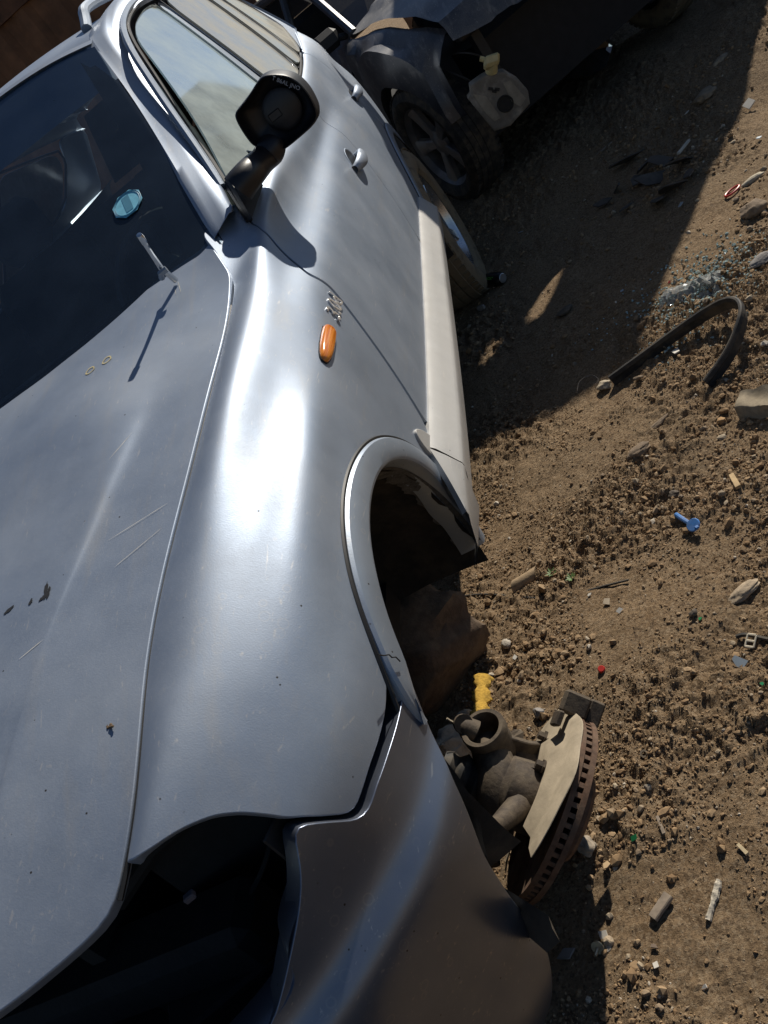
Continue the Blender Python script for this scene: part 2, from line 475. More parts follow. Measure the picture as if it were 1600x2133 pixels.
SIDE = Surf([L3(l) for l in [
    [(-.78, .545, .815), (-.63, .610, .868), (-.39, .650, .953), (-.056, .707, 1.033), (.175, .743, 1.078), (.40, .768, 1.122), (.55, .757, 1.186), (.70, .735, 1.248), (.85, .725, 1.28), (1.0, .74, 1.29), (2.0, .78, 1.30), (3.85, .60, 1.40)],
    [(-.78, .570, .822), (-.63, .640, .880), (-.39, .680, .965), (-.056, .737, 1.045), (.175, .773, 1.090), (.48, .800, 1.138), (.72, .840, 1.195), (1.4, .862, 1.225), (2.0, .860, 1.255), (2.5, .845, 1.295), (2.9, .80, 1.33), (3.85, .66, 1.36)],
    [(-.78, .605, .835), (-.62, .679, .898), (-.42, .733, .955), (-.272, .760, .991), (-.10, .788, 1.036), (.112, .821, 1.083), (.29, .839, 1.111), (.51, .856, 1.143), (.64, .866, 1.161), (1.4, .885, 1.172), (2.0, .885, 1.187), (2.6, .87, 1.22), (3.2, .82, 1.26), (3.85, .70, 1.28)],
    [(-.78, .635, .82), (-.6, .728, .865), (-.5, .768, .895), (-.25, .823, .957), (0, .855, 1.004), (.25, .879, 1.052), (.5, .889, 1.095), (.8, .888, 1.112), (1.4, .889, 1.122), (2.0, .888, 1.135), (2.6, .883, 1.145), (3.2, .835, 1.175), (3.85, .72, 1.19)],
    [(-.78, .66, .79), (-.6, .765, .822), (-.5, .812, .845), (-.25, .877, .910), (0, .904, .958), (.25, .913, .995), (.5, .922, 1.040), (.8, .922, 1.052), (1.4, .916, 1.068), (2.0, .907, 1.08), (2.76, .885, 1.075), (3.3, .845, 1.09), (3.85, .745, 1.10)],
    [(-.78, .68, .76), (-.6, .792, .78), (-.5, .843, .795), (-.25, .900, .84), (0, .918, .89), (.25, .929, .94), (.5, .936, .975), (.8, .937, .98), (1.4, .930, .99), (2.0, .921, .995), (2.76, .902, 1.0), (3.3, .862, 1.01), (3.85, .76, 1.02)],
    [(-.78, .69, .70), (-.6, .808, .715), (-.5, .862, .725), (-.25, .915, .76), (0, .929, .80), (.25, .936, .83), (.5, .941, .85), (.8, .943, .85), (1.4, .938, .85), (2.0, .930, .85), (2.76, .914, .85), (3.3, .872, .85), (3.85, .77, .85)],
    [(-.78, .68, .60), (-.6, .802, .605), (-.5, .858, .61), (-.25, .912, .62), (0, .924, .64), (.25, .930, .65), (.5, .936, .66), (.8, .938, .66), (1.4, .934, .66), (2.0, .927, .66), (2.76, .912, .66), (3.3, .87, .66), (3.85, .77, .66)],
    [(-.78, .65, .48), (-.6, .77, .49), (-.5, .83, .50), (-.25, .885, .50), (0, .90, .51), (.25, .907, .52), (.5, .915, .53), (.8, .917, .53), (1.4, .915, .53), (2.0, .910, .53), (2.76, .895, .53), (3.3, .855, .53), (3.85, .755, .53)],
    [(-.78, .62, .36), (-.6, .73, .37), (-.5, .79, .37), (-.25, .845, .37), (0, .86, .38), (.25, .87, .39), (.5, .88, .40), (.8, .882, .40), (1.4, .88, .40), (2.0, .876, .40), (2.76, .865, .40), (3.3, .825, .40), (3.85, .725, .40)],
]])
_C = [(-.9, 0, .93), (-.6, 0, 1.02), (-.2, 0, 1.114), (.2, 0, 1.195), (.45, 0, 1.235), (.9, 0, 1.29)]
_SEAM = [(-.82, .545, .80), (-.72, .596, .846), (-.63, .634, .882), (-.39, .674, .967), (-.056, .731, 1.048), (.175, .767, 1.093), (.48, .791, 1.146), (.60, .797, 1.190), (.72, .79, 1.240), (.9, .78, 1.29)]
HOOD = Surf([L3(l) for l in [
    _C,
    [(-.87, .20, .925), (-.6, .20, 1.011), (-.2, .20, 1.106), (.2, .20, 1.192), (.5, .20, 1.238), (.9, .20, 1.29)],
    [(-.84, .33, .912), (-.6, .35, .996), (-.2, .385, 1.091), (.0, .43, 1.122), (.2, .44, 1.172), (.45, .45, 1.212), (.65, .45, 1.243), (.9, .45, 1.28)],
    [(-.80, .43, .892), (-.6, .455, .967), (-.228, .516, 1.060), (-.129, .540, 1.078), (-.011, .568, 1.101), (.101, .590, 1.120), (.297, .609, 1.152), (.454, .637, 1.178), (.7, .67, 1.232), (.9, .69, 1.27)],
    [(-.79, .46, .886), (-.6, .486, .958), (-.185, .560, 1.056), (-.094, .587, 1.070), (-.006, .612, 1.086), (.116, .642, 1.104), (.243, .670, 1.123), (.402, .707, 1.147), (.7, .735, 1.226), (.9, .75, 1.27)],
    _SEAM,
]])
GLASS = Surf([L3(l) for l in [
    [(.60, .833, 1.185), (.72, .833, 1.193), (1.4, .853, 1.225), (2.0, .851, 1.257), (2.6, .832, 1.303), (3.3, .745, 1.345), (3.8, .68, 1.36)],
    [(.60, .765, 1.41), (1.4, .768, 1.44), (2.0, .766, 1.46), (2.6, .746, 1.48), (3.3, .67, 1.49), (3.8, .61, 1.49)],
    [(.60, .65, 1.66), (1.4, .655, 1.69), (2.0, .655, 1.715), (2.6, .635, 1.715), (3.3, .57, 1.68), (3.8, .52, 1.64)],
]])
# bumper: rings of constant height round the nose
_PLAN = [(0, .930, -.20), (.12, .925, -.30), (.24, .912, -.40), (.36, .886, -.50), (.50, .822, -.60), (.64, .735, -.70), (.80, .60, -.79), (.96, .43, -.86), (1.2, .2, -.90), (1.45, 0, -.91)]


def _ring(z, o):
    P = np.array(_PLAN); out = []
    for i, (u, x, y) in enumerate(P):
        a = P[max(i-1, 0)]; b = P[min(i+1, len(P)-1)]
        t = b[1:] - a[1:]; n = np.array([-t[1], t[0]]); n /= np.linalg.norm(n)
        out.append((u, x + n[0] * o, y + n[1] * o, z))
    return out


BUMP = Surf([_ring(z, o) for z, o in [(.86, -.035), (.78, -.018), (.70, -.010), (.63, -.002), (.585, .020), (.52, .022), (.42, .004), (.33, -.014), (.24, -.028), (.15, -.05), (.08, -.08)]], flip=-1)
WS = Surf([  # windscreen, u = across (0 centre, 1 pillar), lines bottom to top
    [(0, 0, .45, 1.19), (.5, .385, .50, 1.19), (.8, .62, .58, 1.195), (1, .787, .652, 1.207)],
    [(0, 0, .88, 1.472), (.5, .35, .915, 1.462), (.8, .56, .975, 1.446), (1, .69, 1.029, 1.432)],
    [(0, 0, 1.34, 1.762), (.5, .29, 1.36, 1.751), (.8, .47, 1.395, 1.729), (1, .578, 1.428, 1.703)],
])

OUT = {
    'fender': [(-0.625, 1), (-0.554, 1), (-0.483, 1), (-0.412, 1), (-0.341, 1), (-0.27, 1), (-0.199, 1), (-0.128, 1), (-0.057, 1), (0.014, 1), (0.085, 1), (0.156, 1), (0.227, 1), (0.298, 1), (0.369, 1), (0.44, 1), (0.4966, 0.9301), (0.5482, 0.6933), (0.592, 0.4026), (0.6688, 0.1441), (0.6926, 0.1135), (0.7528, 0.3627), (0.8188, 0.5618), (0.7658, 0.7536), (0.7147, 0.9919), (0.679, 1.611), (0.6653, 2.178), (0.6189, 3.01), (0.571, 3.802), (0.5828, 4.67), (0.573, 5.288), (0.5624, 5.754), (0.5552, 6.127), (0.5435, 6.464), (0.5319, 6.788), (0.5182, 7.125), (0.4959, 7.274), (0.3891, 7.434), (0.3703, 7.133), (0.3473, 6.895), (0.3206, 6.694), (0.2902, 6.506), (0.2567, 6.343), (0.2202, 6.193), (0.1813, 6.043), (0.1404, 5.88), (0.0978, 5.729), (0.0541, 5.566), (0.0098, 5.429), (-0.0346, 5.328), (-0.0788, 5.291), (-0.1221, 5.303), (-0.1642, 5.391), (-0.2045, 5.541), (-0.2427, 5.742), (-0.2782, 5.955), (-0.3107, 6.168), (-0.3775, 6.229), (-0.4274, 6.191), (-0.4708, 6.136), (-0.5069, 6.144), (-0.5241, 6.137), (-0.5334, 6.079), (-0.5525, 5.629), (-0.5686, 4.951), (-0.575, 3.824), (-0.5817, 3.35), (-0.5891, 3.104), (-0.5993, 2.839), (-0.6122, 2.588), (-0.6273, 2.289), (-0.6362, 1.902)],
    'front_door': [(0.7218, 1.022), (0.6875, 1.675), (0.6784, 2.218), (0.6326, 3.043), (0.5836, 3.842), (0.5989, 4.712), (0.5899, 5.32), (0.5797, 5.78), (0.5729, 6.151), (0.5616, 6.49), (0.5506, 6.821), (0.538, 7.174), (0.6, 7.221), (0.9, 7.208), (1.2, 7.208), (1.5, 7.208), (1.86, 7.208), (1.885, 6), (1.9, 5), (1.9, 4), (1.885, 2.5), (1.875, 1.03), (1.7, 1.03), (1.5, 1.03), (1.3, 1.03), (1.1, 1.03), (0.9, 1.03), (0.78, 1.03)],
    'clad': [(0.4072, 6.766), (0.4379, 6.855), (0.4673, 7.014), (0.4981, 7.274), (0.525, 7.657), (0.5447, 8.068), (0.5501, 8.402), (0.4919, 8.036), (0.4467, 7.554), (0.4145, 7.174), (0.4009, 6.907)],
    'rear_door': [(1.881, 1.03), (1.891, 2.5), (1.906, 4), (1.906, 5), (1.891, 6), (1.866, 7.208), (2.1, 7.208), (2.4, 7.208), (2.444, 8.323), (2.453, 7.96), (2.466, 7.596), (2.483, 7.283), (2.505, 7.008), (2.531, 6.795), (2.561, 6.619), (2.594, 6.469), (2.63, 6.331), (2.668, 6.205), (2.709, 6.118), (2.752, 6.03), (2.795, 5.98), (2.8, 4.8), (2.78, 3.5), (2.72, 2.2), (2.62, 1.03), (2.45, 1.03), (2.2, 1.03), (2, 1.03)],
    'rear_quarter': [(2.626, 1.03), (2.726, 2.2), (2.786, 3.5), (2.806, 4.8), (2.81, 5.967), (2.87, 5.942), (2.93, 5.967), (2.989, 6.03), (3.045, 6.143), (3.098, 6.281), (3.146, 6.456), (3.19, 6.669), (3.227, 6.932), (3.256, 7.283), (3.279, 7.722), (3.293, 8.21), (3.3, 8.662), (3.36, 8.5), (3.83, 8.5), (3.83, 7), (3.83, 5), (3.83, 3), (3.83, 1.03), (3.5, 1.03), (3.2, 1.03), (2.9, 1.03)],
    'hood': [(0.4608, 1.015), (0.4778, 1.518), (0.5215, 1.955), (0.5636, 2.243), (0.6472, 2.744), (0.6951, 4.05), (0.6687, 4.399), (0.5845, 4.769), (0.5326, 5), (0.4854, 5), (0.42, 5), (0.35, 5), (0.28, 5), (0.21, 5), (0.14, 5), (0.07, 5), (-0, 5), (-0.07, 5), (-0.14, 5), (-0.21, 5), (-0.28, 5), (-0.35, 5), (-0.42, 5), (-0.49, 5), (-0.56, 5), (-0.63, 5), (-0.6597, 5), (-0.677, 5), (-0.7094, 4.796), (-0.7412, 4.528), (-0.7605, 4.304)],
    'bumper': [(0.0993, 2.119), (0.1885, 2.187), (0.2424, 2.143), (0.2936, 2.079), (0.3581, 2.039), (0.3937, 2.099), (0.4108, 2.07), (0.423, 1.974), (0.4557, 1.465), (0.486, 1.044), (0.4948, 1.066), (0.5214, 1.465), (0.5447, 1.713), (0.5699, 1.915), (0.6223, 2.276), (0.6933, 2.808)],
    'bumper_out': [(0.0993, 2.119), (0.1456, 2.6), (0.2005, 3.17), (0.2707, 4.077), (0.3333, 5.519), (0.3378, 6.811), (0.3329, 7.793), (0.3439, 8.401), (0.3775, 9.084), (0.4109, 9.672), (0.4486, 10)],
    'front_glass': [(1.46, 1.864), (1.583, 1.941), (1.732, 1.991), (1.887, 2), (1.739, 0.5225)],
    'lines': [(2.002, 1.976), (1.859, 0.4703), (2.573, 1.73), (2.286, 0.1606), (2.83, 1.677), (2.502, 0.1501), (3.7, 1.648), (3.302, 0.5232), (2.13, 0.1718), (2.616, 0.0663), (3.342, 0.4941), (0.7383, 0), (0.8707, 0.43)],
    'ws': [(0.991, 0.1674), (1, 1), (0.9986, 1.989), (0.9931, 2), (0.4998, 1.97), (0.7554, 1.96)],
    'hoodmarks': [(-0.2036, 2.731), (-0.2272, 2.782), (0.3813, 2.169), (0.396, 2.348), (-0.4637, 4.819), (-0.2807, 2.639), (0.1864, 1.421), (0.2278, 2.147)],
    'sidemarks': [(0.343, 4.617), (0.5111, 4.822), (-0.0435, 3.786), (1.711, 4.922), (2.725, 4.305), (0.2939, 6.115)],
}

# ------------------------------------------------------------ ground
_LAT = np.random.default_rng(5).random((8, 256, 256))


def vnoise(x, y, s, k=0):
    X = np.asarray(x, float) * s + 37.3 * k; Y = np.asarray(y, float) * s + 11.7 * k
    ix = np.floor(X).astype(int); iy = np.floor(Y).astype(int); fx = X - ix; fy = Y - iy
    fx = fx * fx * fx * (fx * (fx * 6 - 15) + 10); fy = fy * fy * fy * (fy * (fy * 6 - 15) + 10)
    T = _LAT[k % 8]
    a = T[ix & 255, iy & 255]; b = T[(ix+1) & 255, iy & 255]; c = T[ix & 255, (iy+1) & 255]; d = T[(ix+1) & 255, (iy+1) & 255]
    return (a * (1-fx) + b * fx) * (1-fy) + (c * (1-fx) + d * fx) * fy - .5


def hlow(x, y):
    x = np.asarray(x, float); y = np.asarray(y, float)
    t = np.clip((y - 2.9) / 1.0, 0, 1); rise = .14 * t * t * (3 - 2 * t)
    h = vnoise(x, y, .9, 1) * .05 + vnoise(x, y, 2.3, 2) * .035
    near = np.clip((np.hypot(x - .9, y - 1.2) - .2) / 1.0, 0, 1)
    return rise + h * (.35 + .65 * near)


def hmid(x, y):
    return hlow(x, y) + vnoise(x, y, 6.5, 3) * .016


def hfine(x, y):
    r = 1 - np.abs(vnoise(x, y, 21, 4)) * 2
    c = vnoise(x, y, 31, 5); c2 = vnoise(x, y, 58, 6); c3 = vnoise(x, y, 110, 7)
    lump = np.clip(1.9 * (vnoise(x, y, 2.6, 0) + .5 * vnoise(x, y, 6.1, 3)) + .62, .22, 1.10)      # smoother and rougher stretches
    h = hmid(x, y) + lump * ((r - .5) * .008 + c * .013 + np.maximum(c2, 0) * .024 + np.minimum(c2, 0) * .006 + c3 * .013)
    # faint tyre and shoe prints
    for (cx, cy, an, w, l, wl) in PRINTS:
        u = (x - cx) * cos(an) + (y - cy) * sin(an); v = -(x - cx) * sin(an) + (y - cy) * cos(an)
        m = np.clip(1.3 - np.abs(u) / l, 0, 1) * np.clip(1.3 - np.abs(v) / w, 0, 1)
        h = h * 1 + m * (.0028 * np.sin(u * 2 * pi / wl + 1.3 * np.sin(v * 70)) - .004)
    return h


PRINTS = [tuple(gp(*p)[:2]) + q for p, q in (((1372, 900), (1.2, .05, .10, .017)), ((1290, 870), (1.9, .05, .12, .016)), ((1450, 1010), (.9, .05, .09, .016)), ((1480, 1560), (.3, .05, .10, .018)), ((1520, 1330), (.6, .05, .12, .018)), ((1300, 1120), (1.5, .05, .1, .017)))]


def gmesh(name, xs, ys, fn, m, kind='structure', hole=None):
    X, Y = np.meshgrid(xs, ys, indexing='ij'); Z = fn(X, Y)
    V = np.stack([X, Y, Z], 2).reshape(-1, 3); a, b = len(xs), len(ys)
    i = np.arange(a-1)[:, None] * b + np.arange(b-1)[None, :]
    F = np.stack([i, i + b, i + b + 1, i + 1], 2).reshape(-1, 4)
    if hole is not None:
        c = V[F].mean(1); keep = ~((c[:, 0] > hole[0]) & (c[:, 0] < hole[1]) & (c[:, 1] > hole[2]) & (c[:, 1] < hole[3])); F = F[keep]
    o = bulk(name, V, F, m, True); o['kind'] = kind; return o


def bulk(name, V, F, m, smooth=False):
    me = bpy.data.meshes.new(name); me.vertices.add(len(V)); me.vertices.foreach_set('co', np.ascontiguousarray(V, np.float32).ravel())
    k = F.shape[1]; me.loops.add(F.size); me.loops.foreach_set('vertex_index', np.ascontiguousarray(F, np.int32).ravel())
    me.polygons.add(len(F)); me.polygons.foreach_set('loop_start', np.arange(0, F.size, k, dtype=np.int32)); me.polygons.foreach_set('loop_total', np.full(len(F), k, np.int32))
    me.polygons.foreach_set('use_smooth', np.full(len(F), smooth)); me.update(calc_edges=True); me.validate()
    me.materials.append(m); o = bpy.data.objects.new(name, me); COL.objects.link(o); return o


def dirt_mat():
    m, nt, b, out = mat('dirt'); L = nt.links
    co = nd(nt, 'ShaderNodeTexCoord').outputs['Object']
    a = noise(nt, 1.7, 6, .6, co); c1 = noise(nt, 16, 8, .7, co); c2 = noise(nt, 110, 6, .7, co); c3 = noise(nt, 420, 3, .6, co)
    col = mixc(nt, ramp(nt, c1, [(.32, 0.), (.68, 1.)]), (.225, .145, .078), (.41, .285, .168))
    col = mixc(nt, ramp(nt, a, [(.4, 0.), (.62, .55)]), col, (.30, .215, .13))
    col = mixc(nt, ramp(nt, c2, [(.28, .75), (.5, 0.)]), col, (.09, .058, .034))
    vo = nd(nt, 'ShaderNodeTexVoronoi'); L.new(co, vo.inputs['Vector']); vo.inputs['Scale'].default_value = 190; vo.inputs['Randomness'].default_value = 1.0
    sep = nd(nt, 'ShaderNodeSeparateColor'); L.new(vo.outputs['Color'], sep.inputs[0])
    col = mixc(nt, ramp(nt, sep.outputs[0], [(.55, 0.), (.95, .55)]), col, (.46, .35, .23)); col = mixc(nt, ramp(nt, sep.outputs[1], [(.7, 0.), (.95, .6)]), col, (.10, .065, .04))
    col = mixc(nt, ramp(nt, c3, [(.60, 0.), (.75, .6)]), col, (.48, .37, .25))
    L.new(col, b.inputs['Base Color']); b.inputs['Roughness'].default_value = .95; b.inputs['Specular IOR Level'].default_value = .15
    b1 = nd(nt, 'ShaderNodeBump'); b1.inputs['Distance'].default_value = .018; L.new(c2, b1.inputs['Height'])
    b2 = nd(nt, 'ShaderNodeBump'); b2.inputs['Distance'].default_value = .003; L.new(c3, b2.inputs['Height']); L.new(b1.outputs[0], b2.inputs['Normal'])
    L.new(b2.outputs[0], b.inputs['Normal']); return m


DIRT = dirt_mat()
gx = np.arange(.35, 3.9, .0085); gy = np.concatenate([np.arange(-1.15, 1.3, .0075), np.arange(1.3, 2.6, .011), np.arange(2.6, 5.6, .017)])
ground = gmesh('ground', gx, gy, hfine, DIRT)
gmesh('ground', np.concatenate([np.arange(-60, -9, 3.), np.arange(-9, 10, .16), np.arange(10, 62, 3.)]), np.concatenate([np.arange(-60, -9, 3.), np.arange(-9, 14, .16), np.arange(14, 80, 3.)]), lambda x, y: hmid(x, y) * np.where(np.hypot(x, y) < 9, 1, .4) - .012, DIRT, hole=(.55, 3.7, -.95, 5.4))


def gz(x, y): return float(hfine(np.array([x]), np.array([y]))[0])


def gpt(px, py):
    p = gp(px, py, 0.0)
    for _ in range(4): p = gp(px, py, gz(p[0], p[1]) if -1.1 < p[1] < 5.5 and p[0] > .36 else float(hmid(p[0], p[1])))
    return p


def ico():
    t = (1 + 5 ** .5) / 2
    V = np.array([(-1, t, 0), (1, t, 0), (-1, -t, 0), (1, -t, 0), (0, -1, t), (0, 1, t), (0, -1, -t), (0, 1, -t), (t, 0, -1), (t, 0, 1), (-t, 0, -1), (-t, 0, 1)]) / math.hypot(1, t)
    F = np.array([(0, 11, 5), (0, 5, 1), (0, 1, 7), (0, 7, 10), (0, 10, 11), (1, 5, 9), (5, 11, 4), (11, 10, 2), (10, 7, 6), (7, 1, 8), (3, 9, 4), (3, 4, 2), (3, 2, 6), (3, 6, 8), (3, 8, 9), (4, 9, 5), (2, 4, 11), (6, 2, 10), (8, 6, 7), (9, 8, 1)])
    return V, F


def subdiv(V, F):
    V = [tuple(v) for v in V]; c = {}; out = []
    def mid(a, b):
        k = (min(a, b), max(a, b))
        if k not in c: p = unit((np.array(V[a]) + np.array(V[b])) / 2); V.append(tuple(p)); c[k] = len(V) - 1
        return c[k]
    for a, b, d in F:
        x, y, z = mid(a, b), mid(b, d), mid(d, a); out += [(a, x, z), (b, y, x), (d, z, y), (x, y, z)]
    return np.array(V), np.array(out)


ICO = ico(); ICO1 = subdiv(*ICO); ICO2 = subdiv(*ICO1); ICO3 = subdiv(*ICO2)


def rand_rots(n, rng):
    q = rng.normal(size=(n, 4)); q /= np.linalg.norm(q, axis=1)[:, None]; w, x, y, z = q.T
    return np.stack([np.stack([1-2*(y*y+z*z), 2*(x*y-z*w), 2*(x*z+y*w)], 1), np.stack([2*(x*y+z*w), 1-2*(x*x+z*z), 2*(y*z-x*w)], 1), np.stack([2*(x*z-y*w), 2*(y*z+x*w), 1-2*(x*x+y*y)], 1)], 1)


def island_mat(name, stops, rough=.9, bump=.001, scale=90):
    m, nt, b, out = mat(name); L = nt.links
    g = nd(nt, 'ShaderNodeNewGeometry'); r = nd(nt, 'ShaderNodeValToRGB'); cr = r.color_ramp; cr.interpolation = 'LINEAR'
    while len(cr.elements) < len(stops): cr.elements.new(.5)
    for e, (p, c) in zip(cr.elements, stops): e.position = p; e.color = tuple(c) + (1,)
    L.new(g.outputs['Random Per Island'], r.inputs[0])
    co = nd(nt, 'ShaderNodeTexCoord').outputs['Object']; n = noise(nt, scale, 5, .6, co)
    c = mixc(nt, ramp(nt, n, [(.35, .35), (.6, 0.)]), r.outputs[0], (.12, .085, .055)); L.new(c, b.inputs['Base Color'])
    b.inputs['Roughness'].default_value = rough; b.inputs['Specular IOR Level'].default_value = .25
    bp = nd(nt, 'ShaderNodeBump'); bp.inputs['Distance'].default_value = bump; L.new(n, bp.inputs['Height']); L.new(bp.outputs[0], b.inputs['Normal'])
    return m


GRAV = island_mat('gravel_stone', [(0, (.21, .130, .066)), (.6, (.32, .215, .118)), (.82, (.36, .255, .15)), (.91, (.25, .19, .13)), (.97, (.42, .34, .235)), (1., (.54, .48, .39))])


def scatter(name, pts, size, m, base=ICO, flat=(.45, 1.0), sink=.25, jit=.28):
    rng = np.random.default_rng(len(pts)); V0, F0 = base; n = len(pts)
    Rm = rand_rots(n, rng); S = size[:, None] * np.stack([rng.uniform(.75, 1.25, n), rng.uniform(.6, 1.0, n), rng.uniform(flat[0], flat[1], n)], 1)
    V = V0[None] * (1 + rng.uniform(-jit, jit, (n, len(V0), 1))) * S[:, None, :]
    yaw = rng.uniform(0, 6.28, n); tl = rng.normal(0, .35, n)
    Rz = np.zeros((n, 3, 3)); Rz[:, 0, 0] = np.cos(yaw); Rz[:, 0, 1] = -np.sin(yaw); Rz[:, 1, 0] = np.sin(yaw); Rz[:, 1, 1] = np.cos(yaw); Rz[:, 2, 2] = 1
    Rx = np.zeros((n, 3, 3)); Rx[:, 0, 0] = 1; Rx[:, 1, 1] = np.cos(tl); Rx[:, 1, 2] = -np.sin(tl); Rx[:, 2, 1] = np.sin(tl); Rx[:, 2, 2] = np.cos(tl)
    V = np.einsum('nij,nvj->nvi', Rz @ Rx, V) + pts[:, None, :]
    V[:, :, 2] += (size * (1 - 2 * sink) * .5)[:, None]
    F = F0[None] + (np.arange(n) * len(V0))[:, None, None]
    o = bulk(name, V.reshape(-1, 3), F.reshape(-1, F0.shape[1]), m); o['kind'] = 'stuff'; return o


def gravel_pts(n, x0, x1, y0, y1, rng, dens=None):
    P = np.stack([rng.uniform(x0, x1, n), rng.uniform(y0, y1, n)], 1)
    w = np.clip(.52 + 1.5 * (vnoise(P[:, 0], P[:, 1], 2.6, 0) + vnoise(P[:, 0], P[:, 1], 7, 2) * .7), .05, 1)
    if dens is not None: w = np.clip(w * dens(P), 0, 1)
    P = P[rng.random(n) < w]
    return np.column_stack([P, hfine(P[:, 0], P[:, 1])])


rng = np.random.default_rng(3)
P = gravel_pts(22000, .62, 2.0, -1.1, 1.3, rng); scatter('gravel', P, np.exp(rng.normal(-5.75, .42, len(P))).clip(.0016, .012), GRAV)
OCT = (np.array([(1, 0, 0), (-1, 0, 0), (0, 1, 0), (0, -1, 0), (0, 0, 1.), (0, 0, -1)]), np.array([(0, 2, 4), (2, 1, 4), (1, 3, 4), (3, 0, 4), (2, 0, 5), (1, 2, 5), (3, 1, 5), (0, 3, 5)]))
P = gravel_pts(150000, .62, 2.3, -1.0, 1.8, rng); scatter('gravel', P, np.exp(rng.normal(-6.2, .35, len(P))).clip(.0011, .005), GRAV, base=OCT, flat=(.6, 1.1))
P = gravel_pts(8000, .62, 2.9, 1.0, 3.6, rng); scatter('gravel', P, np.exp(rng.normal(-5.35, .45, len(P))).clip(.003, .016), GRAV)
nearP = np.array([gp(1110, 1390)[:2], gp(1060, 1330)[:2], gp(1250, 1800)[:2], gp(1180, 1930)[:2], gp(1550, 470)[:2], gp(1500, 980)[:2], gp(1480, 560)[:2], gp(1300, 1960)[:2], gp(1350, 370)[:2]])
rad = np.array([.13, .12, .13, .12, .28, .22, .2, .14, .30])
dn = lambda P: np.max(np.exp(-(np.linalg.norm(P[:, None] - nearP[None], axis=2) / rad) ** 2), 1) * 1.6
P = gravel_pts(17000, .62, 2.6, -1.0, 2.9, rng, dn); scatter('gravel', P, np.exp(rng.normal(-5.05, .42, len(P))).clip(.003, .014), GRAV)

# ------------------------------------------------------------ the silver car
suv = empty('parked_car', 'silver off-road estate car with headlight and front wheel missing, nose towards the camera', 'car', (0, 0, 0))


def clip_poly(keys): return [tuple(p) for p in keys]


fender = panel('fender', SIDE, OUT['fender'], SILVER, suv, sp=.011, ks=.085, depth=.016)
panel('fender', SIDE, OUT['fender'], SILVER, suv, sp=.03, ks=.085, mirror=True)
fdoor = panel('front_door', SIDE, OUT['front_door'], SILVER, suv, sp=.014, ks=.085)
rdoor = panel('rear_door', SIDE, OUT['rear_door'], SILVER, suv, sp=.022, ks=.085)
quarter = panel('rear_quarter_panel', SIDE, OUT['rear_quarter'], SILVER, suv, sp=.025, ks=.085)
for nme, key in (('front_door', 'front_door'), ('rear_door', 'rear_door'), ('rear_quarter_panel', 'rear_quarter')):
    panel(nme, SIDE, OUT[key], SILVER, suv, sp=.05, ks=.085, mirror=True)

# bonnet: the traced left half and its mirror image in one sheet
ho = [tuple(p) for p in OUT['hood']]
half = [(ho[0][0], 0.0)] + [(u - .0, k) for u, k in ho] + [(-.86, 2.6), (-.885, 1.2), (-.895, 0.0)]
full = half


def hood_full():
    """mirror the outline at the centre line by evaluating a doubled skin"""
    lines = [np.array(l) for l in HOOD.L]
    mir = [l * [1, -1, 1, 1] for l in lines[1:]][::-1]
    S2 = Surf(mir + lines)
    m = len(mir)
    right = [(u, k + m) for u, k in half[1:-1]]
    left = [(u, m - k) for u, k in half[1:-1]][::-1]
    return panel('bonnet', S2, right + left, SILVER, suv, sp=.013, ks=.13, depth=.022, gap=.0035, lift=.002)


bonnet = hood_full()
# rubber strip along the bonnet edge
mb = MB(); yy = np.linspace(-.66, .44, 40)
mb.tube(SIDE.ev(yy, np.full(40, .86)) + [0, 0, -.002], .0045, 6); mb.obj('bonnet_seal', SEALM, suv)

# dark inner body under the gaps
def skin(name, S, u0, u1, k0, k1, nu, nk, lift, m, parent, cut=None, mirror=False):
    uu, kk = np.meshgrid(np.linspace(u0, u1, nu), np.linspace(k0, k1, nk), indexing='ij')
    P = S.ev(uu.ravel(), kk.ravel()) + S.nrm(uu.ravel(), np.clip(kk.ravel(), .02, S.n - 1.02)) * lift
    F = []
    for i in range(nu-1):
        for j in range(nk-1):
            q = [i*nk+j, (i+1)*nk+j, (i+1)*nk+j+1, i*nk+j+1]
            if cut is None or not cut(P[q].mean(0)): F.append(q)
    if mirror: P = P * [-1, 1, 1]
    return obj(name, P, F, m, parent)


def archcut(p):
    return any(math.hypot(p[1] - c[0], p[2] - c[1]) < .415 for c in ((-.005, .435), (2.87, .43))) or (p[1] < -.30 and p[2] < .72)


for mir in (False, True):
    skin('inner_body', SIDE, -.52, 3.82, 0.05, 8.8, 110, 30, -.026, DARKIN, suv, archcut, mir)

